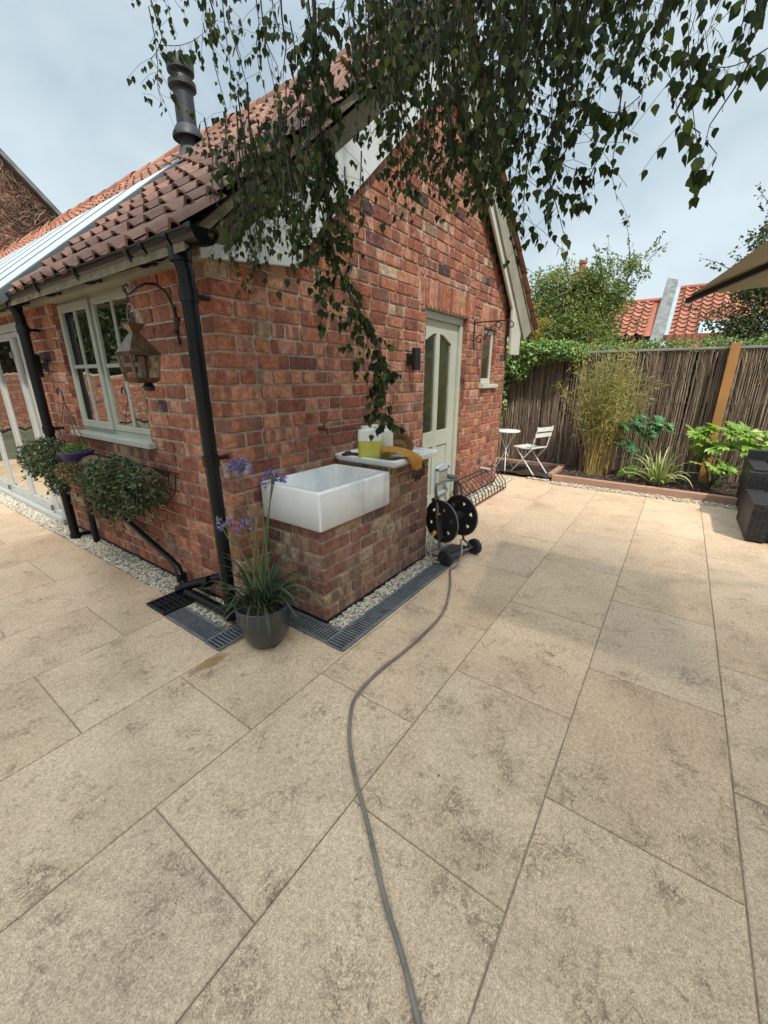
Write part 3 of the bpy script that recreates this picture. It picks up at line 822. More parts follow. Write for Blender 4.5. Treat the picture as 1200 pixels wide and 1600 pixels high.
# ---- window in the left wall
def framed(name, P, a, b, z0, z1, d0, d1, w, mat, parent, bars_v=(), bars_h=(), bw_=0.022, glass=M['glass'], bot=None):
    """frame in plane P(u, w, d) with panes between the bars"""
    f = MB(); bot = bot or w
    def bx(u0, u1, w0, w1, e0, e1):
        f.raw([P(u, z, d) for u in (u0, u1) for z in (w0, w1) for d in (e0, e1)], [(0, 1, 3, 2), (4, 6, 7, 5), (0, 4, 5, 1), (2, 3, 7, 6), (0, 2, 6, 4), (1, 5, 7, 3)])
    bx(a, a + w, z0, z1, d0, d1); bx(b - w, b, z0, z1, d0, d1)
    bx(a + w, b - w, z0, z0 + bot, d0, d1 - .001); bx(a + w, b - w, z1 - w, z1, d0, d1 - .001)
    for u in bars_v: bx(u - bw_ / 2, u + bw_ / 2, z0 + bot, z1 - w, d0 + .004, d1 - .004)
    for z in bars_h: bx(a + w, b - w, z - bw_ / 2, z + bw_ / 2, d0 + .005, d1 - .006)
    o = obj(name, f, mat, parent, bevel=0.0025)
    gl = MB(); dm = d0 + (d1 - d0) * 0.72
    us = [a + w] + list(bars_v) + [b - w]; zs = [z0 + bot] + list(bars_h) + [z1 - w]
    for i in range(len(us) - 1):
        for j in range(len(zs) - 1):
            t = [U(-.0006, .0006) for _ in range(3)]
            gl.poly([P(us[i], zs[j], dm + t[0]), P(us[i + 1], zs[j], dm + t[1]), P(us[i + 1], zs[j + 1], dm + t[2]), P(us[i], zs[j + 1], dm + t[0] + t[2] - t[1])])
    obj('pane', gl, glass, o)
    return o
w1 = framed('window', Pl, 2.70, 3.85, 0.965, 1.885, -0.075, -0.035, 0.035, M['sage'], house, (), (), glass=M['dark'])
s1_ = framed('casement', Pl, 3.29, 3.815, 1.0, 1.85, -0.055, -0.014, 0.050, M['sage'], w1, (3.55,), (1.435,), 0.024)
s2_ = framed('casement', Pl, 2.735, 3.285, 1.0, 1.85, -0.065, -0.028, 0.036, M['sage'], w1, (3.00,), (1.435,), 0.024)
for wn_ in (w1,): pass
sl = MB(); sl.box(XL - 0.055, XL + 0.05, 2.655, 3.895, 0.93, 0.966)
obj('sill', sl, M['sage'], house, bevel=0.004)
# ---- small window by the far corner
w2 = framed('window', Pg, 4.56, 4.90, 1.295, 1.87, -0.07, -0.03, 0.04, M['white_paint'], house, (), (), bot=0.06, glass=M['door_glass'])
sl = MB(); sl.box(4.50, 5.0, YG - 0.045, YG + 0.06, 1.25, 1.292)
obj('sill', sl, M['white_paint'], house, bevel=0.003)
# ---- back door with two long lights
door = MB(); Y0 = YG + 0.085
def dbx(x0, x1, z0, z1, y0=Y0 - .012, y1=Y0 + .03): door.box(x0, x1, y0, y1, z0, z1)
df = MB()
df.box(3.275, 3.335, YG + .045, YG + .13, 0, 1.92); df.box(4.055, 4.115, YG + .045, YG + .13, 0, 1.92); df.box(3.335, 4.055, YG + .045, YG + .13, 1.86, 1.92); df.box(3.275, 4.115, YG + .02, YG + .13, 0, .03)
dfo = obj('door_frame', df, M['door_paint'], house, bevel=0.003)
dx0, dx1, dm = 3.34, 4.05, 3.665
for (a, b) in ((dx0, 3.40), (3.615, 3.685), (3.92, dx1)): dbx(a, b, .035, 1.855)
dbx(3.40, 3.615, .035, .19); dbx(3.685, 3.92, .035, .19)
dbx(3.40, 3.615, .70, .85); dbx(3.685, 3.92, .70, .85)
for (a, b, sgn) in ((3.40, 3.615, 1), (3.685, 3.92, -1)):
    n = 8
    pts = [(a, 1.855), (b, 1.855)]
    arc = [(a + (b - a) * k / n, 1.68 + 0.075 * (math.sin(math.pi / 2 * (k / n if sgn > 0 else 1 - k / n)) ** 1.3)) for k in range(n, -1, -1)]
    pp = pts[:1] + pts[1:] + arc
    v = [(x, Y0 - .012, z) for x, z in pp] + [(x, Y0 + .03, z) for x, z in pp]; m = len(pp)
    door.raw(v, [tuple(range(m)), tuple(range(m, 2 * m))[::-1]] + [(i, (i + 1) % m, m + (i + 1) % m, m + i) for i in range(m)])
    door.box(a + .02, b - .02, Y0 - .004, Y0 + .02, .21, .68)
    door.box(a, b, Y0 + .004, Y0 + .02, .19, .70)
do = obj('door', door, M['door_paint'], house, bevel=0.0025)
gl = MB()
for (a, b) in ((3.40, 3.615), (3.685, 3.92)): gl.poly([(a, Y0 + .006, .85), (b, Y0 + .006, .85), (b, Y0 + .006, 1.76), (a, Y0 + .006, 1.76)])
obj('pane', gl, M['door_glass'], do)
hd = MB(); hd.box(3.350, 3.385, Y0 - .022, Y0 - .012, .83, 1.02); hd.tube([(3.367, Y0 - .02, .95), (3.367, Y0 - .055, .95), (3.38, Y0 - .06, .95), (3.475, Y0 - .058, .945)], .009, 8)
obj('handle', hd, M['black_metal'], do)
cf = MB(); cx0, cx1, cz0, cz1 = 3.685, 3.955, .165, .48
yy0, yy1 = Y0 - .045, Y0 - .013
cf.box(cx0, cx0 + .035, yy0, yy1, cz0, cz1 - .02); cf.box(cx1 - .035, cx1, yy0, yy1, cz0, cz1 - .02); cf.box(cx0 + .035, cx1 - .035, yy0, yy1 - .001, cz0, cz0 + .035)
pp = [(cx0, cz1 - .02), (cx1, cz1 - .02)] + [(cx1 - (cx1 - cx0) * k / 10, cz1 - .02 + .025 * math.sin(math.pi * k / 10)) for k in range(11)][1:-1]
pp = [(cx0, cz1 - .045), (cx1, cz1 - .045)] + [(cx1 - (cx1 - cx0) * k / 10, cz1 - .012 + .022 * math.sin(math.pi * k / 10)) for k in range(11)]
v = [(x, yy0, z) for x, z in pp] + [(x, yy1, z) for x, z in pp]; m = len(pp)
cf.raw(v, [tuple(range(m)), tuple(range(m, 2 * m))[::-1]] + [(i, (i + 1) % m, m + (i + 1) % m, m + i) for i in range(m)])
cfo = obj('cat_flap', cf, M['blue_grey'], do, bevel=0.003)
cp = MB(); cp.box(cx0 + .036, cx1 - .036, Y0 - .028, Y0 - .02, cz0 + .036, cz1 - .046)
obj('flap', cp, simple('smoky flap', (0.24, 0.23, 0.16), 0.25, .1, 6), cfo)

# ---- bifold doors on the left wall
bf = MB()
def lb(y0, y1, z0, z1, x0=XL - .02, x1=XL + .05, mb=bf): mb.box(x0, x1, y0, y1, z0, z1)
sill_ = MB(); sill_.box(XL - .06, XL + .1, 4.63, 7.9, 0.02, 0.062); obj('threshold', sill_, M['upvc'], house, bevel=0.004)
fr = MB(); fr.box(XL - .03, XL + .06, 4.63, 4.70, .062, 1.80); fr.box(XL - .03, XL + .06, 7.83, 7.9, .062, 1.80); fr.box(XL - .03, XL + .06, 4.70, 7.83, 1.74, 1.80)
bfo = obj('bifold_frame', fr, M['upvc'], house, bevel=0.003)
edges = [4.705, 4.93, 5.62, 6.34, 7.08, 7.825]
for a, b in zip(edges[:-1], edges[1:]):
    o = framed('bifold_door', Pl, a + .003, b - .003, .066, 1.735, -0.04, 0.012, 0.055 if b - a > .3 else .035, M['upvc'], bfo, (), (), bot=0.085 if b - a > .3 else .04)
for y in (4.96, 6.37):
    for z in (.7, 1.55, .12):
        hm = MB(); hm.tube([(XL - .03, y, z - .025), (XL - .03, y, z + .025)], .012, 8); obj('hinge', hm, M['steel'], bfo)

# ---- outlet pipes at the foot of the left wall
wp = MB()
wp.tube([(1.235, 3.3, .385), (1.2, 3.2, .36), (1.195, 2.62, .205), (1.19, 2.52, .165), (1.18, 2.45, .05)], [.02] * 3 + [.026] * 2, 10)
wp.lathe([(.028, 0), (.033, 0), (.033, .05), (.028, .05)], (1.187, 2.48, .08), 12)
wp.tube([(1.27, 2.16, .17), (1.215, 2.22, .15), (1.16, 2.38, .085), (1.13, 2.44, .05)], .027, 10)
wp.tube([(1.14, 1.875, .06), (1.15, 2.0, .055), (1.15, 2.36, .05)], .03, 10)
wp.tube([(1.21, 2.185, .16), (1.195, 2.22, .145)], .034, 10)
smooth_angle(obj('waste_pipe', wp, M['gutter'], house), 40)
ovf = MB(); p_ = at_y(755, 738, YG)
ovf.tube([(p_.x - .12, YG, .30), (p_.x - .12, YG - .13, .295)], .017, 8)
obj('overflow_pipe', ovf, M['upvc'], house)
pp2 = MB(); pp2.tube([(1.21, 3.90, 0.0), (1.21, 3.90, .62)], .024, 10)
obj('waste_pipe', pp2, M['gutter'], house)

# ------------------------------------------------------------------ wall lights
def wall_light(name, base, nrm, label):
    t = thing(name, label, 'wall light', base, 'black cylinder wall lights')
    n = Vector(nrm); b = Vector(base)
    m = MB(); c = b + n * 0.075
    m.lathe([(.034, -.085), (.036, -.083), (.036, .083), (.034, .085)], c, 18)
    smooth_angle(obj('lamp_body', m, M['black_metal'], t), 40)
    m = MB(); m.beam(b, b + n * .045, .035, .05); m.beam(b + n * .001, b + n * .016, .07, .09)
    obj('back_plate', m, M['black_metal'], t, bevel=.002)
    return t
p = at_y(640, 562, YG); wall_light('wall_light', (p.x - 0.03, YG - .006, p.z), (0, -1, 0), 'black up-down wall light on the gable wall beside the back door')
p = at_x(76, 572, XL); wall_light('wall_light', (XL - .006, p.y, p.z), (-1, 0, 0), 'black up-down wall light between the downpipe and the casement window')

# ------------------------------------------------------------------ lantern and its bracket
lb_ = thing('lantern_bracket', 'black swan-neck iron bracket holding the copper lantern beside the downpipe', 'bracket', (XL, 2.2, 1.6))
m = MB(); yl = 2.2
arc = [(1.245, 1.66), (1.243, 1.70), (1.215, 1.765), (1.17, 1.79), (1.12, 1.785), (1.075, 1.762), (1.045, 1.735), (1.03, 1.725), (1.015, 1.74), (1.015, 1.76), (1.03, 1.77), (1.04, 1.758)]
m.tube([(x, yl, z) for x, z in arc], .006, 8)
m.tube([(1.248, yl, 1.52), (1.248, yl, 1.70)], .007, 8)
m.box(1.245, 1.257, yl - .02, yl + .02, 1.61, 1.65); m.tube([(1.235, yl, 1.59), (1.235, yl, 1.57)], .008, 6)
obj('bracket_arm', m, M['black_metal'], lb_)
lx, lz = 1.03, 1.725
lan = thing('copper_lantern', 'square copper carriage lantern with dusty glass hanging from the swan-neck bracket', 'lantern', (lx, yl, 1.35))
m = MB()
ring = [(lx + .0, yl + .045 * math.cos(t), 1.665 + .06 * math.sin(t)) for t in np.linspace(-0.9, math.pi + .9, 14)]
m.tube(ring, .004, 6, a=.5)
obj('hanging_ring', m, M['steel'], lan)
def frus(mb, c, z0, z1, a0, a1, cap=True):
    v = [(c[0] + i * a0, c[1] + j * a0, z0) for i, j in ((-1, -1), (1, -1), (1, 1), (-1, 1))] + [(c[0] + i * a1, c[1] + j * a1, z1) for i, j in ((-1, -1), (1, -1), (1, 1), (-1, 1))]
    mb.raw(v, [(3, 2, 1, 0), (4, 5, 6, 7), (0, 1, 5, 4), (1, 2, 6, 5), (2, 3, 7, 6), (3, 0, 4, 7)])
c_ = (lx, yl)
lan0 = len(bpy.data.objects)
m = MB(); frus(m, c_, 1.625, 1.632, .048, .048); frus(m, c_, 1.585, 1.625, .018, .044); frus(m, c_, 1.575, 1.588, .028, .022)
frus(m, c_, 1.49, 1.578, .088, .028)
obj('lamp_roof', m, M['copper_lamp'], lan, bevel=.0015)
m = MB(); zt_, zb_ = 1.49, 1.35; at_, ab_ = .082, .064
for i, j in ((-1, -1), (1, -1), (1, 1), (-1, 1)): m.beam((lx + i * ab_, yl + j * ab_, zb_), (lx + i * at_, yl + j * at_, zt_), .014, .014)
for z, a_ in ((zt_ - .006, at_), (zb_ + .006, ab_)):
    for s in (-1, 1):
        m.box(lx - a_ - .008, lx + a_ + .008, yl + s * a_ - .008, yl + s * a_ + .008, z - .008, z + .008)
        m.box(lx + s * a_ - .0081, lx + s * a_ + .0081, yl - a_ + .008, yl + a_ - .008, z - .0081, z + .0081)
frus(m, c_, zb_ - .012, zb_ - .002, .05, ab_ + .004)
obj('lamp_frame', m, M['copper_lamp'], lan)
m = MB()
ins = .002
for i, j, k, l in ((-1, -1, 1, -1), (1, -1, 1, 1), (1, 1, -1, 1), (-1, 1, -1, -1)):
    m.poly([(lx + i * ab_, yl + j * ab_, zb_ + .01), (lx + k * ab_, yl + l * ab_, zb_ + .01), (lx + k * at_, yl + l * at_, zt_ - .01), (lx + i * at_, yl + j * at_, zt_ - .01)])
obj('pane', m, M['lamp_glass'], lan)
m = MB(); m.lathe([(.0, -.045), (.03, -.04), (.034, -.02), (.02, 0.0)], (lx + .03, yl, zb_ - .012), 10); smooth_angle(obj('bulb_holder', m, M['black_metal'], lan)); m = MB(); m.lathe([(.012, 0), (.014, .01), (.014, .06), (.0, .075)], (lx, yl, zb_ + .0), 12); obj('candle_bulb', m, M['label_white'], lan); lan.scale = (.82, .82, .92); lan.location.z -= .008

# scroll bracket right of the door
sc = thing('hanging_basket_bracket', 'empty black scrolled iron bracket on the wall between door and small window', 'bracket', (4.27, YG, 1.8))
m = MB(); bx = 4.27
m.box(bx - .012, bx + .012, YG - .012, YG - .005, 1.66, 1.93)
m.tube([(bx, YG - .01, 1.90), (bx, YG - .36, 1.90), (bx, YG - .40, 1.885), (bx, YG - .42, 1.86), (bx, YG - .41, 1.835), (bx, YG - .385, 1.835), (bx, YG - .375, 1.855)], .007, 6)
def spiral(cy, cz, r, turns, st, sg=1, n=22): return [(bx, YG - (cy + r * (1 - .72 * k / n) * math.cos(st + sg * turns * 2 * math.pi * k / n)), cz + r * (1 - .72 * k / n) * math.sin(st + sg * turns * 2 * math.pi * k / n)) for k in range(n + 1)]
m.tube(spiral(.07, 1.735, .05, 1.2, 0, 1)[::-1] + [(bx, YG - .16, 1.80), (bx, YG - .2, 1.86)] + spiral(.265, 1.855, .04, 1.1, math.pi, -1), .006, 6)
obj('scroll', m, M['black_metal'], sc)

# copper pipe and tap
tp = thing('garden_tap', 'brass garden tap on a copper pipe above the sink', 'tap', (1.9, YG, 1.04))
m = MB(); m.tube([(1.92, YG - .03, 1.045), (2.36, YG - .03, 1.045), (2.385, YG - .03, 1.04), (2.39, YG - .03, 1.0), (2.39, YG - .02, .93)], .0085, 8)
smooth_angle(obj('pipe', m, M['copper'], tp))
m = MB(); m.tube([(1.93, YG, 1.045), (1.93, YG - .05, 1.045), (1.925, YG - .09, 1.04), (1.92, YG - .10, 1.0)], [.014, .014, .011, .010], 10)
m.tube([(1.93, YG - .05, 1.05), (1.93, YG - .05, 1.085)], .007, 8); m.tube([(1.90, YG - .05, 1.088), (1.96, YG - .05, 1.088)], .006, 8)
smooth_angle(obj('tap_body', m, M['brass'], tp))

# ------------------------------------------------------------------ brick plinth, sink and shelf
PX0, PX1, PY = 1.45, 2.585, 1.435
pier = thing('brick_plinth', 'L-shaped reclaimed brick plinth under the sink and drainer', 'plinth', (2.0, 1.66, 0))
bp, mp_ = MB(), MB()
stepf = lambda z, a, b: (a, b) if z < .60 else (2.085, b)
wall(bp, mp_, lambda u, w, d: (u, PY - d, w), PX0, PX1, .03, .815, phase=0, q0='P', rake=stepf)
wall(bp, mp_, lambda u, w, d: (PX0 - d, u, w), PY, YG - .012, .03, .5925, phase=1, q0='P')
wall(bp, mp_, lambda u, w, d: (2.085 - d, u, w), PY + .006, YG - .012, .595, .815, phase=1)
wall(bp, mp_, lambda u, w, d: (PX1 + d, u, w), PY + .006, YG - .012, .03, .815, phase=0)
po = obj('brick_face', bp, M['brick_pier'], pier)
mp_.box(PX0 + .002, PX1 - .002, PY + .002, YG - .013, .0, .574); mp_.box(2.088, PX1 - .003, PY + .002, YG - .013, .574, .814)
obj('mortar', mp_, M['mortar'], pier)
m = MB(); m.box(PX0 - .004, PX1 + .004, PY - .004, YG - .013, 0, .028); obj('damp_course', m, M['dark'], pier)

sk = thing('butler_sink', 'white fireclay butler sink on the brick plinth', 'sink', (1.75, 1.64, .58))
m = MB(); x0, x1, y0, y1, z0, z1 = 1.415, 2.055, 1.408, 1.872, .580, .798; w = .034
n = 6
def rr(x0, x1, y0, y1, r, k=5):
    out = []
    for cx, cy, a0 in ((x1 - r, y1 - r, 0), (x0 + r, y1 - r, 90), (x0 + r, y0 + r, 180), (x1 - r, y0 + r, 270)):
        for i in range(k + 1):
            t = R(a0 + 90 * i / k); out.append((cx + r * math.cos(t), cy + r * math.sin(t)))
    return out
rings = [(rr(x0 + .012, x1 - .012, y0 + .012, y1 - .012, .012), z0), (rr(x0, x1, y0, y1, .016), z0 + .012), (rr(x0, x1, y0, y1, .016), z1 - .012), (rr(x0 + .003, x1 - .003, y0 + .003, y1 - .003, .014), z1 - .004), (rr(x0 + .009, x1 - .009, y0 + .009, y1 - .009, .012), z1),
         (rr(x0 + w - .006, x1 - w + .006, y0 + w - .006, y1 - w + .006, .03), z1), (rr(x0 + w, x1 - w, y0 + w, y1 - w, .032), z1 - .008), (rr(x0 + w + .006, x1 - w - .006, y0 + w + .006, y1 - w - .006, .035), z0 + .05), (rr(x0 + w + .03, x1 - w - .03, y0 + w + .03, y1 - w - .03, .03), z0 + .03)]
v = []; fs = []; N = len(rings[0][0])
for r_, z in rings: v += [(x, y, z) for x, y in r_]
for i in range(len(rings) - 1):
    for k in range(N): fs.append((i * N + k, i * N + (k + 1) % N, (i + 1) * N + (k + 1) % N, (i + 1) * N + k))
fs.append(tuple(range(N))[::-1]); fs.append(tuple((len(rings) - 1) * N + k for k in range(N)))
m.raw(v, fs)
smooth_angle(obj('basin', m, M['porcelain'], sk), 50)
m = MB(); m.lathe([(.0, 0), (.035, 0), (.04, .004), (.036, .006), (.0, .003)], ((x0 + x1) / 2, (y0 + y1) / 2, z0 + .031), 16); obj('waste', m, M['steel'], sk)

dr = thing('ceramic_drainer', 'white ceramic drainer tray laid on the taller end of the brick plinth', 'drainer', (2.3, 1.63, .82))
m = MB(); x0, x1, y0, y1, z0, z1 = 2.035, 2.60, 1.36, 1.872, .818, .868; w = .03
rings = [(rr(x0 + .03, x1 - .012, y0 + .02, y1 - .01, .03), z0), (rr(x0 + .006, x1, y0, y1, .035), z0 + .022), (rr(x0, x1, y0, y1, .035), z1 - .008), (rr(x0 + .008, x1 - .008, y0 + .008, y1 - .008, .03), z1), (rr(x0 + w - .006, x1 - w + .006, y0 + w - .006, y1 - w + .006, .03), z1 - .001), (rr(x0 + w + .004, x1 - w - .004, y0 + w + .004, y1 - w - .004, .03), z1 - .014)]
v = []; fs = []; N = len(rings[0][0])
for i_, (r_, z) in enumerate(rings):
    for x, y in r_:
        dip = 0
        if x < x0 + .05 and i_ >= 2: dip = -.014 * max(0, math.sin(math.pi * min(1, max(0, (y - 1.50) / .28)))) ** .5 if 1.50 < y < 1.78 else 0
        v.append((x, y, z + dip))
for i in range(len(rings) - 1):
    for k in range(N): fs.append((i * N + k, i * N + (k + 1) % N, (i + 1) * N + (k + 1) % N, (i + 1) * N + k))
fs.append(tuple(range(N))[::-1]); fs.append(tuple((len(rings) - 1) * N + k for k in range(N)))
m.raw(v, fs); smooth_angle(obj('tray', m, M['porcelain'], dr), 45)
DZ = .856

def jug(cx, cy, w, d, h, rot, label, fill, cap):
    t = thing('plastic_jug', label, 'plastic jug', (cx, cy, DZ), 'jugs on the drainer')
    t.rotation_euler = (0, 0, rot)
    m1, m2 = MB(), MB()
    def ring(s, z): return [(x * s, y * s, z) for x, y in rr(-w / 2, w / 2, -d / 2, d / 2, .025)]
    lev = [(0.9, 0), (1, .01), (1, h * .12), (.975, h * .2), (1, h * .28), (1, h * fill)]
    lev2 = [(1, h * fill), (1, h * .82), (.93, h * .88), (.6, h * .93), (.45, h * .94)]
    for mm, L in ((m1, lev), (m2, lev2)):
        v = []; N = 24
        for s, z in L: v += ring(s, z)
        fs = []
        for i in range(len(L) - 1):
            for k in range(N): fs.append((i * N + k, i * N + (k + 1) % N, (i + 1) * N + (k + 1) % N, (i + 1) * N + k))
        fs.append(tuple((len(L) - 1) * N + k for k in range(N)))
        if mm is m1: fs.append(tuple(range(N))[::-1])
        mm.raw(v, fs)
    m2.tube([(w * .1, 0, h * .9), (w * .15, 0, h * 1.0), (w * .3, 0, h * 1.0), (w * .42, 0, h * .86)], .012, 8)
    smooth_angle(obj('liquid', m1, M['jug_liquid'], t, local=True), 40)
    smooth_angle(obj('jug_body', m2, M['jug'], t, local=True), 40)
    m3 = MB(); m3.lathe([(.024, h * .93), (.026, h * .935), (.026, h * .99), (.022, h)], (-w * .2, 0, 0), 14)
    smooth_angle(obj('cap', m3, cap, t, local=True), 40)
    return t
jug(2.115, 1.615, .155, .105, .205, R(-52), 'translucent plastic jug half full of yellow liquid at the front of the drainer', .56, M['jug'])
j2 = jug(2.235, 1.585, .12, .085, .19, R(-52), 'smaller white jug with a yellow base standing behind the half full jug', .30, M['jug'])
# dark watering can behind the jugs
wc = thing('watering_can', 'small black plastic watering can standing behind the hat on the drainer', 'watering can', (2.50, 1.77, DZ))
m = MB(); m.lathe([(.06, 0), (.066, .01), (.066, .13), (.058, .16), (.05, .165), (.048, .15)], (2.50, 1.77, DZ), 18); m.tube([(2.44, 1.75, DZ + .05), (2.41, 1.73, DZ + .12), (2.40, 1.72, DZ + .18)], [.016, .012, .01], 8)
smooth_angle(obj('can_body', m, M['black_plastic'], wc))
m = MB(); m.tube([(2.50 + .06, 1.77, DZ + .06), (2.50 + .09, 1.77, DZ + .12), (2.50 + .05, 1.77, DZ + .19), (2.50, 1.77, DZ + .20), (2.50 - .04, 1.77, DZ + .16)], .009, 8)
smooth_angle(obj('can_handle', m, M['black_plastic'], wc))
# hat
ht = thing('sun_hat', 'brown leather hat lying tipped over on the drainer behind the gloves', 'hat', (2.36, 1.56, DZ))
m = MB(); N = 28
prof = [(.145, .004), (.135, .010), (.105, .0), (.085, .004), (.082, .045), (.066, .062), (.0, .06)]
m.lathe(prof, (0, 0, 0), N)
m.v = [(x, y * .85, z + .018 * math.cos(2 * math.atan2(y, x)) * (math.hypot(x, y) / .145) ** 2) for x, y, z in m.v]; m.v = [(x * .85, y * .85, z * .85) for x, y, z in m.v]
m.xf(Matrix.Translation((2.36, 1.57, DZ + .05)) @ Matrix.Rotation(R(-48), 4, 'Z') @ Matrix.Rotation(R(118), 4, 'X'))
smooth_angle(obj('hat_body', m, M['hat'], ht), 60)
# glove draped over the front edge
def sheet(mb, rows, th=.006, a=.5):
    """a soft folded leather sheet through rows of points, with thickness"""
    n, m_ = len(rows), len(rows[0]); v = []
    for r_ in rows: v += [Vector(p) for p in r_]
    nor = []
    for i in range(n):
        for j in range(m_):
            du = v[min(i + 1, n - 1) * m_ + j] - v[max(i - 1, 0) * m_ + j]; dv = v[i * m_ + min(j + 1, m_ - 1)] - v[i * m_ + max(j - 1, 0)]
            c = du.cross(dv); nor.append(c.normalized() if c.length > 1e-9 else Vector((0, 0, 1)))
    w = [p - q * th for p, q in zip(v, nor)]; N = n * m_; fs = []
    for i in range(n - 1):
        for j in range(m_ - 1):
            q = (i * m_ + j, i * m_ + j + 1, (i + 1) * m_ + j + 1, (i + 1) * m_ + j); fs.append(q); fs.append(tuple(x + N for x in q[::-1]))
    ed = [(i * m_, (i + 1) * m_) for i in range(n - 1)] + [((i + 1) * m_ - 1 + m_, (i + 1) * m_ - 1) for i in range(n - 1)] + [(j + 1, j) for j in range(m_ - 1)] + [((n - 1) * m_ + j, (n - 1) * m_ + j + 1) for j in range(m_ - 1)]
    for p, q in ed: fs.append((p, q, q + N, p + N))
    mb.raw(v + w, fs, a)
def glove(ox, oy, label):
    gv = thing('gardening_glove', label, 'glove', (ox, oy, DZ), 'gardening gloves on the drainer')
    e, z1 = 1.36, .868
    cen = [(ox - .09, oy + .13, z1 + .045, .075), (ox - .08, oy + .08, z1 + .055, .08), (ox - .045, oy + .04, z1 + .046, .085), (ox - .01, e + .012, z1 + .030, .090), (ox + .005, e - .014, z1 + .002, .085), (ox + .015, e - .024, z1 - .03, .074), (ox + .022, e - .024, z1 - .06, .064), (ox + .028, e - .022, z1 - .085, .060)]
    m = MB()
    for off, th in ((0, .005), (.020, .005)):
        rows = []
        for k, (x, y, z, w) in enumerate(cen):
            row = []
            for j in range(9):
                q = (j - 4) / 4; up = max(0, 1 - q * q) * (.016 if off else -.001) + .004 * math.sin(j * 1.9 + k * 1.3)
                if k >= 4: row.append((x + q * w, y - up - (.004 if off else 0), z))
                else: row.append((x + q * w * .9, y + q * w * .35, z + up - .008 * q * q))
            rows.append(row)
        sheet(m, rows, th)
    o = obj('cuff', m, M['mustard'], gv, sub=1); smooth_angle(o, 80)
    m = MB(); bx_, by_, bz_ = cen[-1][:3]
    for k, (dx, L, dr) in enumerate(((-.046, .066, -.20), (-.016, .092, -.05), (.015, .088, .10), (.045, .070, .28))):
        p0 = Vector((bx_ + dx, by_ - .006, bz_ + .012)); q = [p0, p0 + Vector((dr * L * .4, -.008, -L * .4)), p0 + Vector((dr * L * .8, -.004, -L * .75)), p0 + Vector((dr * L, .004, -L))]
        m.tube(q, [.0155, .0155, .014, .008], 8)
    p0 = Vector((bx_ + .04, by_ - .004, bz_ + .05)); m.tube([p0, p0 + Vector((.026, -.006, -.02)), p0 + Vector((.036, -.004, -.05)), p0 + Vector((.034, 0, -.06))], [.013, .012, .010, .005], 8)
    smooth_angle(obj('fingers', m, M['brown'], gv, sub=1), 80)
glove(2.235, 1.40, 'mustard suede gardening glove with brown fingers hanging over the drainer edge')
m = MB(); m.tube([(2.10, 1.70, DZ + .012), (2.06, 1.74, DZ + .015), (2.04, 1.79, DZ + .012)], [.02, .026, .016], 8, squash=(1, 1, .6))
m.tube([(2.07, 1.78, DZ + .012), (2.13, 1.80, DZ + .013)], [.018, .012], 8)
o = smooth_angle(obj('garden_cloth', m, M['brown'], None, loc=(2.07, 1.75, DZ)), 80); tag(o, 'crumpled dark brown cloth on the drainer by the wall behind the jug', 'cloth')

# ------------------------------------------------------------------ gravel and drains
def pebble(mb, x, y, z, r):
    a, b = rnd(), rnd(); q = U(0, 6.28); e = U(.6, 1.0); h = U(.5, .8)
    pts = []
    for (t, zz, k) in ((0, 0, 0),): pass
    v = [(0, 0, h)]
    for i in range(5): t = q + i * 1.2566; s = U(.8, 1.1); v.append((math.cos(t) * s, math.sin(t) * e * s, h * .35))
    for i in range(5): t = q + .6 + i * 1.2566; s = U(.8, 1.05); v.append((math.cos(t) * s, math.sin(t) * e * s, -h * .35))
    fs = [(0, 1 + i, 1 + (i + 1) % 5) for i in range(5)] + [(1 + i, 6 + i, 1 + (i + 1) % 5) for i in range(5)] + [(1 + (i + 1) % 5, 6 + i, 6 + (i + 1) % 5) for i in range(5)]
    mb.raw([(x + p[0] * r, y + p[1] * r, z + p[2] * r) for p in v], fs, a, b)
gv = MB()
def strip(x0, x1, y0, y1, dens, r0=.006, r1=.0125, zt_=.006):
    n = int((x1 - x0) * (y1 - y0) * dens)
    for _ in range(n): pebble(gv, U(x0, x1), U(y0, y1), zt_ + U(0, .010), U(r0, r1))
strip(1.09, 1.255, 2.5, 4.6, 9000); strip(1.08, 1.21, 4.6, 9.0, 6000, .008, .014); strip(1.09, 1.255, 1.87, 2.27, 9000)
strip(1.46, 2.9, 1.325, 1.43, 9500); strip(2.6, 3.25, 1.43, 1.87, 6500); strip(4.15, 5.6, 1.75, 1.88, 6000, .01, .018)
strip(5.62, 5.78, -2.0, 1.25, 2500, .008, .014); strip(5.75, 6.55, 1.3, 1.6, 3000, .01, .018)
tag(obj('gravel', gv, M['pebble']), kind='stuff')
gb = MB()
for q in ((1.085, 1.26, 2.5, 9.0), (1.085, 1.26, 1.86, 2.3), (1.45, 2.95, 1.322, 1.436), (2.59, 3.26, 1.43, 1.885), (4.13, 5.6, 1.74, 1.885)):
    gb.poly([(q[0], q[2], .003), (q[1], q[2], .003), (q[1], q[3], .003), (q[0], q[3], .003)])
tag(obj('gravel_bed', gb, M['grout']), kind='structure')
